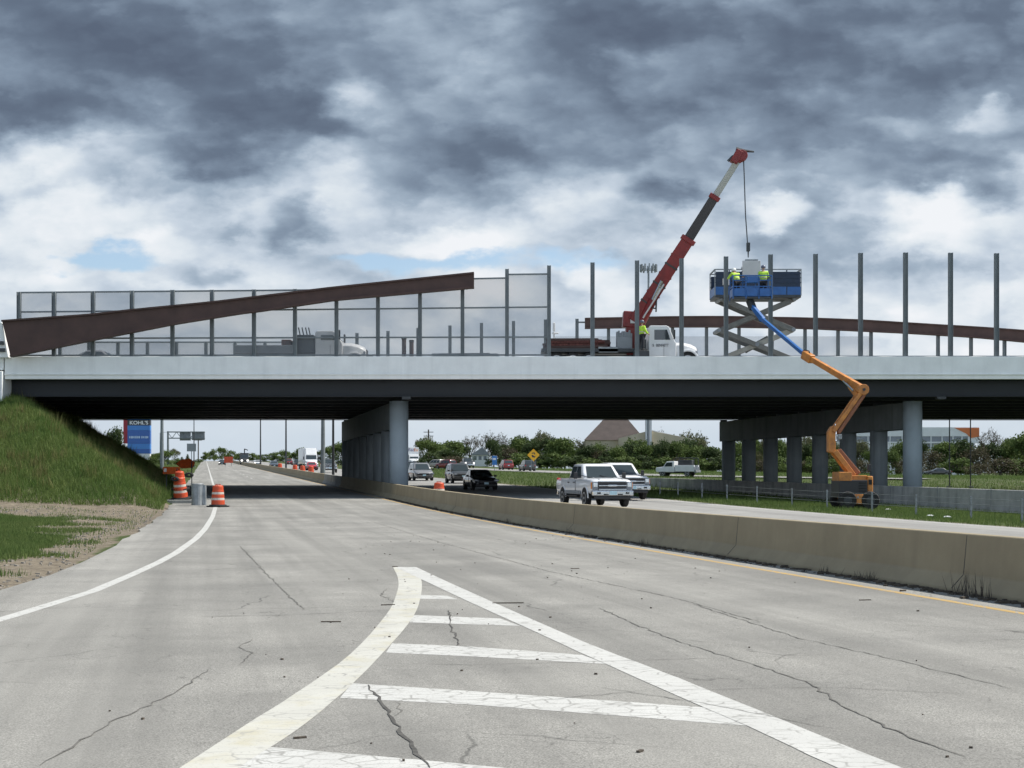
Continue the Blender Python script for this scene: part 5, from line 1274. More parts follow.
# ------------------------------------------------------------------ buildings
def gz(px, D): return ground_at(px, D).z
D = 220; q = ground_at(618, D); th = thing('church', q, 'church with a steep brown pyramid roof, cream walls and a white spire', 'building')
A = lambda px, py, dy=0: P(px, py, D)+Vector((0,dy,0))
apx = A(619,404,9); e = [A(584,440,0), A(645.5,434.5,0), A(651,437,18), A(590,440,18)]
z0 = min(p_.z for p_ in e)-.3
e2 = [Vector((p_.x,p_.y,e[0].z-.0)) for p_ in e]
mb = MB(); mb.add([apx]+e2, [(0,1,2),(0,2,3),(0,3,4),(0,4,1),(4,3,2,1)]); mb.build('pyramid_roof', M['roofbrown'], th, world=True)
mb = MB(); mb.box(((e2[0].x+e2[1].x)/2,K*D+9,(e2[0].z+q.z)/2),(e2[1].x-e2[0].x-1.2,17,e2[0].z-q.z)); mb.build('wall', M['cream'], th, world=True)
mb = MB(); pr_ = [A(618,460,-2),A(618,438.5,-2),A(648,431,-2),A(690,438.5,-2),A(690,460,-2)]
mb.prism(pr_, (0,1.8,0)); mb.build('gable_wall', M['cream'], th, world=True)
mb = MB(); mb.prism([A(688,440.5,-1.8),A(652,431.3,-1.8),A(652,430.3,-1.8),A(692,439.6,-1.8)],(0,14,0)); mb.build('roof_edge', M['whitewall'], th, world=True)
mb = MB(); mb.bar((A(647.5,0,-2.4).x,K*D-2.4,q.z),(A(647.5,0).x,K*D-2.4,Z(412,D)),1.55); mb.build('spire', M['whitewall'], th, world=True)
D = 230; q = ground_at(480, D); th = thing('house', q, 'small white house with a grey gable roof among bare trees', 'building')
a, b = P(472,461,D), P(488.5,455,D); mb = MB(); mb.box(((a.x+b.x)/2,K*D+3,(q.z+b.z)/2),(b.x-a.x,6,b.z-q.z)); mb.build('wall', M['whitewall'], th, world=True)
mb = MB(); xm = (a.x+b.x)/2; mb.prism([(a.x-.4,K*D-.4,b.z),(b.x+.4,K*D-.4,b.z),(xm+.6,K*D-.4,b.z+2.2)],(0,6.8,0)); mb.build('roof', M['signback'], th, world=True)
for px in (475,480,485):
    c = P(px,458,D); mb = MB(); mb.box((c.x,K*D-.02,c.z),(.8,.06,1.0)); mb.build('window', M['bldglass'], th, world=True)
D = 250; q = ground_at(915, D); th = thing('office_building', q, 'long white flat-roofed building with a band of windows and an orange corner', 'building')
def slab2(name, x0, y0, x1, y1, mt, dy=0, dp=12):
    a, b = P(x0,y0,D), P(x1,y1,D); mb = MB(); mb.box(((a.x+b.x)/2, K*D+dy+dp/2, (a.z+b.z)/2),(b.x-a.x, dp, a.z-b.z)); return mb.build(name, M[mt], th, world=True)
slab2('upper_wall', 826,427.3,979,436.3,'whitewall'); slab2('window_band', 826,436.4,968,441.6,'bldglass',.2); slab2('sill_band', 826,441.7,979,443.2,'whitewall',-.1)
slab2('window_band', 905,443.3,975,450,'bldglass',.25); slab2('lower_wall', 826,443.3,904.9,476,'whitewall'); slab2('lower_wall', 905,450.1,979,476,'whitewall'); slab2('end_wall', 968.1,436.4,979,441.6,'whitewall',.05)
for px in (868,878,890,902,914,931,942,953,962): slab2('mullion', px-.5,436.4,px+.5,449.9,'whitewall',-.06,.3)
mb = MB(); mb.prism([P(954.5,427.9,D)+Vector((0,-.12,0)),P(979.2,427.9,D)+Vector((0,-.12,0)),P(979.2,436.6,D)+Vector((0,-.12,0)),P(971,438,D)+Vector((0,-.12,0)),P(966,433.5,D)+Vector((0,-.12,0))],(0,.1,0)); mb.build('orange_panel', M['bldorange'], th, world=True)
D = 228; q = ground_at(906, D)
# ------------------------------------------------------------------ trees, shrubs, grass
def leaf_cloud(cl, n, size, seed, drop=0):
    r = np.random.default_rng(seed); C_ = []; 
    ws = np.array([c[3] for c in cl])**2.2; ws /= ws.sum()
    idx = r.choice(len(cl), n, p=ws); base = np.array([c[:3] for c in cl])[idx]; rad = np.array([c[3] for c in cl])[idx]
    d = r.normal(size=(n,3)); d /= np.linalg.norm(d, axis=1)[:,None]
    rr = rad*(r.random(n)**.42)*(1+.18*r.normal(size=n)); pos = base+d*rr[:,None]*np.array([1,1,.85])
    a = r.normal(size=(n,3)); a /= np.linalg.norm(a, axis=1)[:,None]
    b = np.cross(a, r.normal(size=(n,3))); b /= np.linalg.norm(b, axis=1)[:,None]
    s_ = size*r.uniform(.5,1.3,n)[:,None]
    v = np.stack([pos-a*s_, pos-b*s_*.55, pos+a*s_, pos+b*s_*.55], 1).reshape(-1,3)
    return v
def quads_mesh(name, v, mat, k=4):
    n = len(v)//k; me = bpy.data.meshes.new(name)
    me.vertices.add(len(v)); me.vertices.foreach_set('co', np.asarray(v, np.float32).ravel())
    me.loops.add(n*k); me.loops.foreach_set('vertex_index', np.arange(n*k, dtype=np.int32))
    me.polygons.add(n); me.polygons.foreach_set('loop_start', np.arange(0, n*k, k, dtype=np.int32)); me.polygons.foreach_set('loop_total', np.full(n, k, np.int32))
    me.update(calc_edges=True); me.materials.append(mat); return me
def tree_base(kind, seed):
    """unit tree one metre tall and about one metre wide: trunk mesh, crown mesh"""
    r = random.Random(seed); mb = MB(); tips = []
    spec = dict(round=(.30,.46,5,2,'leaf_green',3000,.036), dark=(.26,.40,5,2,'leaf_dark',3000,.036), pale=(.28,.5,6,3,'leaf_pale',2300,.026),
                bare=(.24,.5,7,3,'leaf_brown',900,.018), bush=(.10,.55,6,1,'leaf_green',2000,.045), dbush=(.10,.55,6,1,'leaf_dark',2000,.045),
                bbush=(.10,.55,7,2,'leaf_brown',1500,.034), cone=(.9,.2,0,0,'leaf_dark',2000,.034))[kind]
    th_, spread, nb, lev, lm_, nl, ls = spec
    def grow(p, d, l, rad, lv):
        q = p+d*l; mid = p.lerp(q,.5)+Vector((r.gauss(0,.02),r.gauss(0,.02),0))*l*3
        mb.tube(p, mid, rad, rad*.8, 6, False); mb.tube(mid, q, rad*.8, rad*.55, 6, False)
        if lv == 0: tips.append(q); return
        n = r.choice((3,4)) if lv > 1 else 3
        for i in range(n):
            a = 6.283*i/n+r.random()*1.5; nd = (d*r.uniform(.7,1.2)+Vector((math.cos(a),math.sin(a),r.uniform(-.1,.45)))*r.uniform(.5,.9)).normalized()
            grow(q if i else mid.lerp(q,.7), nd, l*r.uniform(.55,.8), rad*.55, lv-1)
    if kind == 'cone':
        mb.tube((0,0,-.03),(0,0,.95),.03,.006,7)
        cl = []
        for i in range(9):
            z = .14+.09*i; w = .34*(1-z)+.03
            for j in range(5):
                a = 6.28*j/5+i; cl.append((w*.7*math.cos(a), w*.7*math.sin(a), z, w*.45+.03))
    else:
        mb.tube((0,0,-.05),(0,0,th_),.028,.02,8,False)
        for i in range(nb):
            a = 6.283*i/nb+r.random(); d = Vector((math.cos(a)*spread*1.3, math.sin(a)*spread*1.3, r.uniform(.55,1.0))).normalized()
            grow(Vector((0,0,th_*r.uniform(.7,1))), d, r.uniform(.22,.30) if lev > 1 else .3, .013, lev-1 if lev else 0)
        mx = max(t.z for t in tips); cl = []
        for t in tips:
            cl.append((t.x*.95, t.y*.95, t.z*.86/mx, r.uniform(.05,.13) if lev > 2 else r.uniform(.11,.22)))
        f = .90/mx; mb.v = [(x, y, z*f if z > 0 else z) for x, y, z in mb.v]
        if kind in ('round','dark'):
            for i in range(20): a = r.random()*6.28; z_ = r.uniform(.10,.86); q = r.uniform(.1,.40)*(1 if z_ < .6 else .7); cl.append((q*math.cos(a), q*math.sin(a), z_, r.uniform(.11,.19)))
        if kind == 'pale':
            for i in range(16): a = r.random()*6.28; q = r.uniform(.1,.36); cl.append((q*math.cos(a), q*math.sin(a), r.uniform(.12,.8), r.uniform(.10,.17)))
        if kind == 'bare':
            for i in range(5): a = r.random()*6.28; q = r.uniform(.1,.3); cl.append((q*math.cos(a), q*math.sin(a), r.uniform(.08,.4), r.uniform(.10,.17)))
        if 'bush' in kind:
            for i in range(16): a = r.random()*6.28; q = r.uniform(.1,.5); cl.append((q*math.cos(a), q*math.sin(a), r.uniform(.12,.6), r.uniform(.12,.26)))
    v = leaf_cloud(cl, nl, ls, seed)
    v[:,2] = np.maximum(v[:,2], .0)
    tm = MB(); tm.v, tm.f, tm.m = mb.v, mb.f, mb.m
    me = bpy.data.meshes.new('trunk'); me.from_pydata(mb.v, [], mb.f); me.materials.append(M['bark'])
    return me, quads_mesh('crown', v, M[lm_])
TB = {}
for kind, ns in dict(round=3, dark=2, pale=3, bare=3, bush=3, dbush=2, bbush=2, cone=1).items(): TB[kind] = [tree_base(kind, 100+i*7+len(kind)*31) for i in range(ns)]
NAMEK = dict(round=('leafy_tree','tree'), dark=('dark_tree','tree'), pale=('budding_tree','tree'), bare=('bare_tree','tree'), bush=('green_bush','bush'), dbush=('dark_bush','bush'), bbush=('twiggy_bush','bush'), cone=('conifer','tree'))
cnt = {}
def tree(px, ytop, D, kind, wpx, label, group, zb=None):
    q = ground_at(px, D); h = max(1.0, Z(ytop, D)-q.z); w = wpx*D/850
    i = cnt.get(kind, 0); cnt[kind] = i+1
    tm, cm = TB[kind][i % len(TB[kind])]
    nm, cat = NAMEK[kind]
    th = thing(nm, q, label, cat, group, random.uniform(0, 6.28)); th.scale = (w, w, h)
    for n_, me in (('trunk', tm), ('crown', cm)):
        o = bpy.data.objects.new(n_, me); COL.objects.link(o); o.parent = th
g1 = 'trees along the far ramp'
LBL = {'A': dict(round='fresh green rounded tree in the row behind the far ramp', dark='dark green tree in the row behind the far ramp', pale='pale budding tree in the row behind the far ramp', bare='bare branching tree in the row beside the small white house', bush='green bush at the foot of the tree row behind the far ramp', dbush='dark bush at the foot of the tree row behind the far ramp', bbush='reddish twiggy bush at the foot of the tree row behind the far ramp', cone='dark conifer in front of the brown-roofed church'),
       'B': dict(round='green tree glimpsed between the columns of the right-hand pier', pale='budding tree glimpsed between the columns of the right-hand pier', bbush='twiggy bush glimpsed between the columns of the right-hand pier', bush='green bush glimpsed between the columns of the right-hand pier', dark='dark tree glimpsed between the columns of the right-hand pier'),
       'C': dict(round='green tree on the rise before the white building right of the right-hand pier', dark='dark tree on the rise before the white building right of the right-hand pier', bare='bare tree at the far right beyond the retaining wall', bush='green bush on the rise at the far right beyond the retaining wall', bbush='reddish bush on the rise at the far right beyond the retaining wall', pale='budding tree at the far right beyond the retaining wall'),
       'L': dict(dark='dark tree behind the left embankment beside the blue pylon sign', dbush='dark shrub on the crest of the left embankment', round='green tree on the left verge far beyond the bridge', cone='small conifer beside the sign gantry', pale='pale budding tree far off where the ramp road vanishes', bush='green bush on the left verge beyond the bridge'),
       'M': dict(bush='low green bush mass on the horizon behind the highway traffic', round='green tree behind the far highway traffic beside the median pier', pale='pale tree on the horizon behind the highway traffic', dark='dark tree on the horizon behind the highway traffic')}
def T_(z, lst):
    for px, y, D, k, w in lst: tree(px, y, D, k, w, LBL[z][k], {'A':'trees behind the far ramp','B':'trees between the pier columns','C':'trees at the far right','L':'trees on the left verge','M':'trees behind the highway traffic'}[z]+' ('+NAMEK[k][0].replace('_',' ')+')')
T_('A', [(424,434,215,'pale',24),(440,443,205,'round',30),(451,440,210,'round',32),(462,444,215,'dark',26),(470,431,240,'bare',26),(485,428,245,'bare',30),(499,430,240,'bare',28),(511,436,215,'bare',26),
         (506,445,205,'bbush',30),(520,434,210,'dark',22),(541,427,222,'pale',30),(531,440,205,'dark',26),(552,436,205,'dark',26),(565,441,205,'round',26),(576,437,225,'pale',26),(585,446,200,'dark',28),(598,447,200,'bbush',30),(610,449,198,'dark',26),(624,447,200,'round',28),
         (657,424,235,'bare',22),(692,427,232,'pale',34),(702,436,215,'pale',26),(640,438,196,'cone',14),(652.5,439,196,'cone',13),(668,443,200,'round',28),(681,442,205,'round',26),(696,446,198,'round',26),(711,447,195,'dark',26),(631,441,195,'dark',22),(661,440,195,'dark',22),(675,440.5,196,'round',22),(645,444,190,'round',24),(618,446,192,'round',22),
         (432,452,185,'dbush',26),(452,455,185,'bbush',30),(520,452,180,'bush',30),(540,454,178,'dbush',30),(557,453,176,'bush',32),(574,455,174,'dbush',32),(592,458,172,'bush',30),(608,456,172,'dbush',32),(626,456,172,'bush',34),(645,455,172,'dbush',30),(662,457,172,'bush',32),(680,456,172,'bbush',30),(698,457,172,'bush',32),(716,456,172,'dbush',30)])
T_('B', [(735,440,190,'round',28),(750,436,195,'round',26),(765,432,200,'pale',28),(780,438,190,'round',28),(793,436,195,'pale',24),(806,430,205,'pale',26),(820,440,190,'round',26),(834,436,195,'pale',26),(845,445,185,'dark',28),(861,436,200,'pale',24),(872,450,185,'round',24),
         (742,456,170,'bush',28),(758,458,170,'bbush',28),(776,457,170,'bush',28),(797,458,170,'bbush',28),(815,457,170,'bush',28),(836,458,170,'bush',28),(858,458,170,'bbush',28),(880,460,168,'bush',26)])
T_('C', [(892,449,180,'round',22),(908,456,178,'bbush',30),(916,455,178,'bbush',26),(929,447,182,'bbush',28),(944,441,185,'round',34),(961,439,190,'dark',32),(978,444,182,'bbush',32),(989,424,200,'bare',26),(1001,428,200,'bare',24),(1013,436,190,'round',32),(1026,430,185,'round',32),(1040,432,180,'round',34),
         (958,458,160,'bush',34),(980,462,155,'bbush',30),(1000,456,158,'bbush',36),(1016,458,160,'bush',36),(1034,456,160,'bbush',36),(1052,452,165,'round',36)])
T_('L', [(114,425,118,'dark',24),(100,436,105,'dark',20),(90,440,84,'dbush',16),(80,436,76,'dbush',12),(104,447,74,'dbush',10),(122,444,125,'dark',20),(152,456,190,'bush',16),(164,450,215,'round',22),(156,453,235,'round',20),(182,456,235,'cone',10),(177,458,215,'bush',12),(187.5,453,260,'cone',9),(199,459,330,'bush',10),(175,447,330,'pale',12),(206,452,420,'bush',10),(214,449,430,'bush',13),(222,447,440,'round',13),(231,450,430,'bush',14),(240,453,420,'bush',14)])
T_('M', [(252,453,400,'bush',16),(264,454,380,'bush',18),(274,452,360,'bush',18),(286,450,350,'round',16),(297,451,340,'bush',18),(302,447,330,'round',16),(330,446,260,'round',18),(341,441,230,'round',26),(355,440,230,'round',26),(320,450,330,'dark',16)])
rt = random.Random(41)
ex = []
for i in range(26):
    px = 430+i*11.2+rt.uniform(-4, 4); ex.append((px, rt.uniform(436, 450), rt.uniform(196, 226), rt.choice(['round','dark','pale','round','dark']), rt.uniform(20, 36)))
T_('A', [e_ for e_ in ex if not 465 < e_[0] < 492])
T_('B', [(738+i*12+rt.uniform(-3,3), rt.uniform(436, 450), rt.uniform(190, 210), rt.choice(['round','dark','pale']), rt.uniform(20, 32)) for i in range(11)])
T_('C', [(p_, rt.uniform(438, 450), rt.uniform(186, 205), rt.choice(['round','dark']), rt.uniform(20, 30)) for p_ in (898, 920, 951, 969, 985, 996, 1007, 1020, 1036)])
# grass
def blades(name, pts, hmin, hmax, w, mat, label, lean=.5):
    n = len(pts); p = np.array(pts); a = rng.uniform(0, 6.283, n); h = rng.uniform(hmin, hmax, n)*(.6+.8*rng.random(n)); ln = h*rng.uniform(0, lean, n); b = rng.uniform(0, 6.283, n)
    dx, dy = np.cos(a)*w, np.sin(a)*w
    v = np.empty((n,3,3)); v[:,0] = p-np.stack([dx,dy,np.full(n,.02)],1); v[:,1] = p+np.stack([dx,dy,np.full(n,-.02)],1)
    v[:,2] = p+np.stack([np.cos(b)*ln, np.sin(b)*ln, h],1)
    me = quads_mesh(name, v.reshape(-1,3), mat, 3); o = bpy.data.objects.new(name, me); COL.objects.link(o); o['kind'] = 'stuff'; o['label'] = label; return o
def vn(x, y, s_):  # cheap value noise
    return .5+.25*(math.sin(x*s_*1.3+1.7*math.sin(y*s_*.9))+math.sin(y*s_*1.1+1.9*math.sin(x*s_*.7+2)))
pts = []
while len(pts) < 80000:
    D = 10.5+21.5*random.random()**.8; x = (random.uniform(-70, 190)-512)*D/850; t = x+S*K*D; e = lerp(EDGE, D)
    if t > e-.45: continue
    d = dirt_at(t, D)
    if random.random() < (d*1.25+ (vn(x, K*D, 1.1)-.5)*.9): continue
    pts.append((x, K*D, terr(t, D)))
for i in range(9000):
    D = 11+27*random.random(); x = (random.uniform(-70, 195)-512)*D/850; t = x+S*K*D; e = lerp(EDGE, D)
    if t > e-.35 or vn(x*1.7+3, K*D*.6, 1.0) < .42: continue
    pts.append((x, K*D, terr(t, D)))
blades('verge_grass', pts, .05, .13, .011, M['blade'], 'short green grass on the flat verge left of the ramp road')
pts = []
while len(pts) < 95000:
    D = random.uniform(38.2, 70); t = -1.9-13*random.random()
    if random.random() < .35: D = random.uniform(38.2, 50); t = random.uniform(-14, -2)
    x = t-S*K*D
    pts.append((x, K*D, terr(t, D)))
blades('embankment_grass', pts, .12, .36, .02, M['blade_long'], 'rank yellowish green grass on the left bridge embankment', .8)
pts = []
for k in range(130):
    D = random.uniform(38.5, 66); t = random.uniform(-13, -2.4); n_ = random.randint(25, 70); c_ = random.uniform(.12, .35)
    for q in range(n_):
        t2, D2 = t+random.gauss(0, c_), D+random.gauss(0, c_*.6); pts.append((t2-S*K*D2, K*D2, terr(t2, D2)))
blades('tall_weeds', pts, .35, .75, .02, M['blade_dry'], 'taller yellowish weed clumps scattered over the left embankment', .5)
pts = []
while len(pts) < 60000:
    D = random.uniform(26, 66); t = random.uniform(25.9, 40.2)
    if random.random() < .25*(vn(t, D, 1.1) > .6): continue
    pts.append((t-S*K*D, K*D, terr(t, D)))
blades('swale_grass', pts, .07, .20, .014, M['blade'], 'green grass strip between the highway and the retaining wall')
pts = []
while len(pts) < 70000:
    D = 58+110*random.random(); t = random.uniform(26, 140)
    if 40 < t < 41 or (abs(t-lerp(sorted([(d_, t_) for t_, d_ in RP]), D)) < 7 and D > 90): continue
    pts.append((t-S*K*D, K*D, terr(t, D)))
blades('meadow_grass', pts, .15, .40, .03, M['blade'], 'green meadow grass on the median and slopes beyond the highway')
pts = []
while len(pts) < 9000:
    D = random.uniform(70, 220); t = -2-22*random.random()
    pts.append((t-S*K*D, K*D, terr(t, D)))
blades('far_verge_grass', pts, .15, .4, .03, M['blade'], 'green grass verge left of the ramp road beyond the bridge')
# gravel and clods on the bare dirt
mb = MB()
for i in range(2600):
    D = random.uniform(12, 39); x = (random.uniform(-20, 195)-512)*D/850; t = x+S*K*D; e = lerp(EDGE, D)
    if t > e-.03 or dirt_at(t, D) < .5: continue
    s_ = random.uniform(.012, .055); mb.box((x, K*D, terr(t, D)+s_*.2), (s_*random.uniform(.8,1.8), s_, s_*.7), random.uniform(0,3))
o = mb.build('dirt_clods', M['stone']); o['kind'] = 'stuff'; o['label'] = 'pale stones and clods scattered on the bare dirt by the ramp edge'
# a few scraps of litter in the swale
for i, (px, py, lab) in enumerate([(888,505.5,'pale litter scrap on the grass just right of the orange boom lift base'),(930,517,'long pale litter scrap on the grass strip between two fence posts'),(947,518.5,'small pale litter scrap on the grass near the highway edge')]):
    t = 28.6 if i else 33; D = 850*t/(px-205); q = TD(t, D, terr(t, D)); mb = MB()
    mb.loft([[q+Vector((x*s_, y*s_*.5, z+.05)) for x, y in ((-1,-1),(1,-.8),(1.1,.9),(-.8,1))] for z, s_ in ((0,.17),(.04,.13),(.06,.05))]); o = mb.build('litter', M['whitewall'], bevel=.02); tag(o, lab, 'litter')
# text curves become plain meshes
dg = bpy.context.evaluated_depsgraph_get()
for o in [o for o in list(bpy.data.objects) if o.type == 'FONT']:
    me = bpy.data.meshes.new_from_object(o.evaluated_get(dg)); n = bpy.data.objects.new(o.name, me); mw = o.matrix_basis.copy(); par = o.parent
    bpy.data.objects.remove(o); COL.objects.link(n); n.parent = par; n.matrix_basis = mw; n.name = 'lettering'
CLD = 0.68; SKG = 1.0; EXPO = 0.6
# ------------------------------------------------------------------ camera, light, sky
cam = bpy.data.cameras.new('camera'); co = bpy.data.objects.new('camera', cam); COL.objects.link(co)
co.location = (0, 0, EYE); co.rotation_euler = (math.pi/2, 0, 0)
cam.sensor_width = 36; cam.lens = 36*F/1024; cam.shift_y = (HZ-384)/1024; cam.clip_end = 6000; cam.clip_start = .1
sc.camera = co
EL, PHI = math.radians(54), math.radians(-8)
sv = Vector((math.cos(EL)*math.cos(PHI), -math.cos(EL)*math.sin(PHI), math.sin(EL)))
sun = bpy.data.lights.new('sun', 'SUN'); sun.energy = 4.0; sun.angle = math.radians(.9); sun.color = (1,.955,.88)
so = bpy.data.objects.new('sun', sun); COL.objects.link(so); so.location = (60,-20,80)
so.rotation_euler = sv.to_track_quat('Z', 'Y').to_euler()
w = bpy.data.worlds.new('World'); sc.world = w; w.use_nodes = True
T = w.node_tree; N = T.nodes
for n in list(N): N.remove(n)
out = N.new('ShaderNodeOutputWorld'); bg = N.new('ShaderNodeBackground'); T.links.new(bg.outputs[0], out.inputs[0])
WS = .1; bg.inputs['Strength'].default_value = WS
sky = N.new('ShaderNodeTexSky'); sky.sky_type = 'NISHITA'; sky.sun_disc = False; sky.sun_elevation = EL
sky.sun_rotation = math.atan2(sv.x, sv.y); sky.altitude = 200
def V(op, a, b=None, sc_=None):
    d = N.new('ShaderNodeVectorMath'); d.operation = op
    for i, q in enumerate((a, b)):
        if q is None: continue
        if isinstance(q, tuple): d.inputs[i].default_value = q
        else: T.links.new(q, d.inputs[i])
    if sc_ is not None: d.inputs['Scale'].default_value = sc_
    return d
def Mt(op, a, b=None, clamp=False):
    d = N.new('ShaderNodeMath'); d.operation = op; d.use_clamp = clamp
    for i, q in enumerate((a, b)):
        if q is None: continue
        if isinstance(q, (int, float)): d.inputs[i].default_value = q
        else: T.links.new(q, d.inputs[i])
    return d.outputs[0]
def MR(x, a, b, c, d, sm=True):
    r = N.new('ShaderNodeMapRange'); T.links.new(x, r.inputs[0]); r.interpolation_type = 'SMOOTHSTEP' if sm else 'LINEAR'
    for i, q in enumerate((a, b, c, d)): r.inputs[i+1].default_value = q
    return r.outputs[0]
def NZ(vec, scale, det=6, rough=.55, dist=0):
    d = N.new('ShaderNodeTexNoise'); d.noise_dimensions = '2D'; d.inputs['Scale'].default_value = scale; d.inputs['Detail'].default_value = det
    d.inputs['Roughness'].default_value = rough; d.inputs['Distortion'].default_value = dist; T.links.new(vec, d.inputs['Vector']); return d
tc = N.new('ShaderNodeTexCoord'); sp = N.new('ShaderNodeSeparateXYZ'); T.links.new(tc.outputs['Generated'], sp.inputs[0])
ay = Mt('MAXIMUM', Mt('ABSOLUTE', sp.outputs[1]), .06)
u = Mt('DIVIDE', sp.outputs[0], ay); v = Mt('DIVIDE', sp.outputs[2], ay)
cb = N.new('ShaderNodeCombineXYZ'); T.links.new(u, cb.inputs[0]); T.links.new(v, cb.inputs[1])
uv = V('SCALE', cb.outputs[0], sc_=F/100.0).outputs[0]       # one unit = 100 px of the picture's angle
# cloud layers compress towards the horizon: stretched noise space
st = V('MULTIPLY', uv, (.58, 1.12, 1)).outputs[0]
wn = NZ(st, .8, 4, .5); wv = V('SCALE', V('SUBTRACT', wn.outputs['Color'], (.5,.5,.5)).outputs[0], sc_=.75).outputs[0]
wn2 = NZ(st, 2.4, 6, .58); wv2 = V('SCALE', V('SUBTRACT', wn2.outputs['Color'], (.5,.5,.5)).outputs[0], sc_=.42).outputs[0]
uvw = V('ADD', V('ADD', uv, wv).outputs[0], wv2).outputs[0]
def blobs(lst, base, space, inner=.15):
    acc = base
    for (px, py, rx, ry, amp) in lst:
        c = ((px-512)/100, (HZ-py)/100, 0)
        d = V('MULTIPLY', V('SUBTRACT', space, c).outputs[0], (100/rx, 100/ry, 0)).outputs[0]
        l = V('LENGTH', d).outputs['Value']
        f = MR(l, inner, 1.0, amp, 0)
        acc = Mt('ADD', acc, f) if acc is not None else f
    return acc
sv_ = N.new('ShaderNodeSeparateXYZ'); T.links.new(uvw, sv_.inputs[0])
base = MR(sv_.outputs[1], 2.3, 3.8, .83, .38)
CL = [ # px, py, rx, ry, amount: light and dark cloud masses
 (60,60,240,110,-.12),(40,130,110,50,-.16),(240,50,220,60,-.10),(285,128,125,46,-.30),(250,85,60,20,.08),(370,108,44,40,.34),(430,100,60,30,.06),(470,45,110,50,.18),(630,22,170,46,-.20),(830,40,240,60,-.10),(930,85,150,50,-.14),
 (460,140,120,40,-.14),(560,110,160,60,.04),(720,110,200,46,.02),(20,165,110,40,.34),(120,165,60,20,.06),(180,160,80,22,-.26),(330,172,60,26,.10),(320,195,150,30,.14),(288,222,46,30,-.34),(230,226,22,12,-.14),(110,215,170,36,.12),(20,200,60,14,-.06),(420,190,90,34,-.12),(490,190,60,30,-.08),(450,235,110,26,.14),
 (655,195,62,28,-.38),(575,195,70,40,.10),(740,180,70,30,.06),(850,150,180,30,-.08),(930,175,130,34,-.24),(800,195,50,20,-.18),(1000,125,60,22,.26),(900,128,60,16,.16),(780,212,44,20,.30),(830,235,120,26,-.20),(760,250,70,34,-.12),(925,222,60,32,.26),(1000,235,60,20,.10),
 (590,280,60,34,.24),(470,290,60,30,.10),(215,268,80,20,-.22),(160,240,60,18,.12),(60,275,70,20,.06),(900,262,120,16,-.10),(1000,290,80,26,.08),(520,22,40,22,.16),(660,235,80,22,.08),(360,240,100,18,.08),(560,330,260,30,-.05),(880,330,200,40,.04)]
L = blobs(CL, base, uvw)
f1 = NZ(st, .95, 5, .48, 0).outputs['Fac']; f2 = NZ(st, 3.2, 7, .56, 0).outputs['Fac']; f3 = NZ(st, .5, 4, .5).outputs['Fac']
vo = N.new('ShaderNodeTexVoronoi'); vo.voronoi_dimensions = '2D'; vo.feature = 'SMOOTH_F1'; vo.inputs['Scale'].default_value = 1.25; vo.inputs['Detail'].default_value = 2.5; vo.inputs['Roughness'].default_value = .6; vo.inputs['Smoothness'].default_value = .6
T.links.new(V('ADD', st, wv2).outputs[0], vo.inputs['Vector'])
puff = Mt('MULTIPLY', Mt('SUBTRACT', .60, vo.outputs['Distance']), .26)
det = Mt('ADD', Mt('ADD', Mt('MULTIPLY', Mt('SUBTRACT', f1, .5), .22), Mt('MULTIPLY', Mt('SUBTRACT', f2, .5), .09)), Mt('ADD', Mt('MULTIPLY', Mt('SUBTRACT', f3, .5), .22), puff))
# relief: lit upper flanks and dark undersides of the cloud heaps
r0 = NZ(st, 1.2, 6, .55, 0).outputs['Fac']; r1 = NZ(V('ADD', st, (.05, .13, 0)).outputs[0], 1.2, 6, .55, 0).outputs['Fac']
det = Mt('ADD', det, Mt('MULTIPLY', Mt('SUBTRACT', r0, r1), .55))
# the low sky seen under the bridge is calmer
calm = MR(v, .02, .09, .22, 1)
L = Mt('ADD', L, Mt('MULTIPLY', det, calm), clamp=True)
rp = N.new('ShaderNodeValToRGB'); T.links.new(L, rp.inputs[0]); e = rp.color_ramp; e.interpolation = 'LINEAR'
stops = [(0,(90,102,121)),(.18,(103,117,136)),(.36,(129,145,164)),(.54,(160,176,193)),(.70,(195,207,220)),(.84,(220,228,235)),(1,(238,241,245))]
e.elements[0].position = 0; e.elements[1].position = 1
for p_, _ in stops[1:-1]: e.elements.new(p_)
for el_, (p_, c) in zip(e.elements, stops): el_.color = (*s2l(c), 1)
cl = N.new('ShaderNodeMix'); cl.data_type = 'RGBA'; cl.blend_type = 'MULTIPLY'; cl.inputs[0].default_value = 1; cl.clamp_result = False
T.links.new(rp.outputs[0], cl.inputs[6]); cl.inputs[7].default_value = (CLD/WS, CLD/WS, CLD/WS, 1)
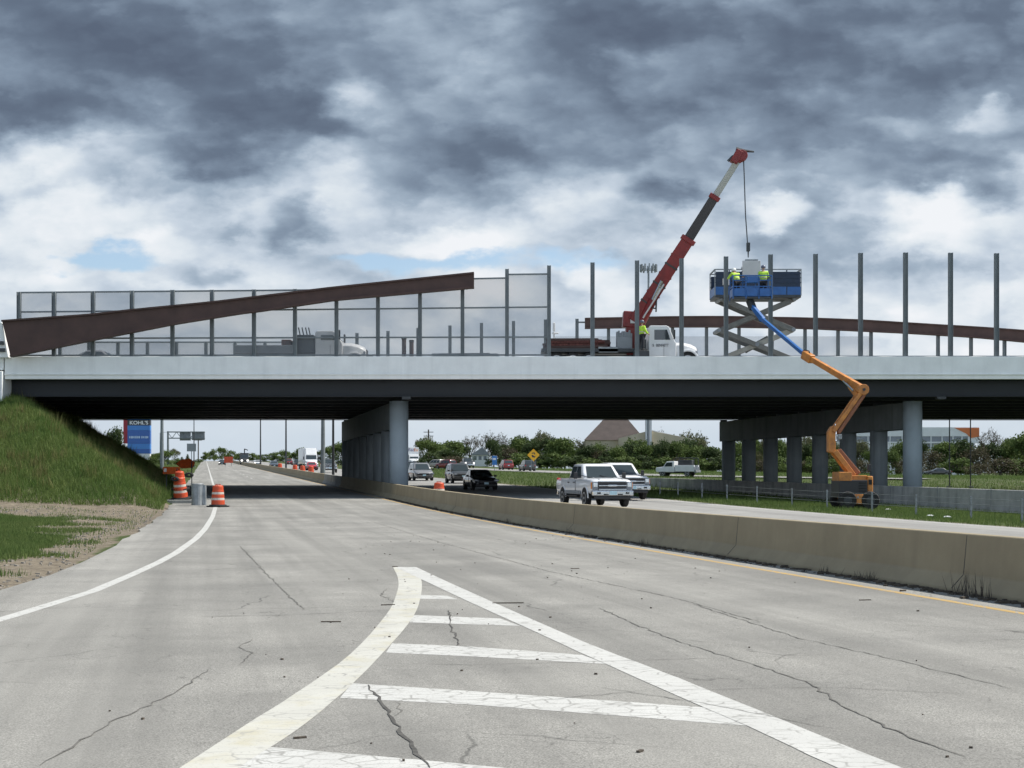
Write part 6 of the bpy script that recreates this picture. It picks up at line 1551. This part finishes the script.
BL = [(112,258,75,24,1.0),(70,255,50,14,.4),(395,264,85,26,1.05),(470,258,70,22,.9),(555,262,80,20,.6),(590,250,50,14,.4),(330,255,50,14,.5)]
Bm = blobs(BL, None, uvw, 0)
hole = MR(Mt('ADD', Bm, Mt('MULTIPLY', Mt('SUBTRACT', f2, .5), 1.3)), .12, .85, 0, .95)
hole = Mt('MULTIPLY', hole, MR(Bm, .02, .3, 0, 1))
mx = N.new('ShaderNodeMix'); mx.data_type = 'RGBA'; T.links.new(hole, mx.inputs[0]); T.links.new(cl.outputs[2], mx.inputs[6])
sk = N.new('ShaderNodeMix'); sk.data_type = 'RGBA'; sk.blend_type = 'MULTIPLY'; sk.inputs[0].default_value = 1; T.links.new(sky.outputs[0], sk.inputs[6]); sk.inputs[7].default_value = (SKG, SKG, SKG, 1)
T.links.new(sk.outputs[2], mx.inputs[7])
# pale blue-grey band low on the horizon
lo = N.new('ShaderNodeMix'); lo.data_type = 'RGBA'; T.links.new(MR(v, .012, .075, .72, 0), lo.inputs[0]); T.links.new(mx.outputs[2], lo.inputs[6])
h = s2l((196,209,222)); lo.inputs[7].default_value = (h[0]*CLD/WS, h[1]*CLD/WS, h[2]*CLD/WS, 1)
# added boost: sky behind the viewer scaled up to light fascia and columns
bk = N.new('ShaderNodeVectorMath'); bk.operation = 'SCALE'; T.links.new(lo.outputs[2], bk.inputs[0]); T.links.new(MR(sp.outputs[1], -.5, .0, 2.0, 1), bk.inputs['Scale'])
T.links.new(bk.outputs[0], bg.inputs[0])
w.cycles.sampling_method = 'MANUAL'; w.cycles.sample_map_resolution = 256
sc.render.engine = 'CYCLES'
sc.view_settings.view_transform = 'Standard'; sc.view_settings.look = 'None'; sc.view_settings.exposure = EXPO; sc.view_settings.gamma = 1; sc.view_settings.use_curve_mapping = False
sc.cycles.use_denoising = True; sc.cycles.max_bounces = 6; sc.cycles.transparent_max_bounces = 16; sc.cycles.diffuse_bounces = 3
sc.cycles.use_adaptive_sampling = True; sc.cycles.adaptive_threshold = .02
sc.cycles.caustics_reflective = False; sc.cycles.caustics_refractive = False
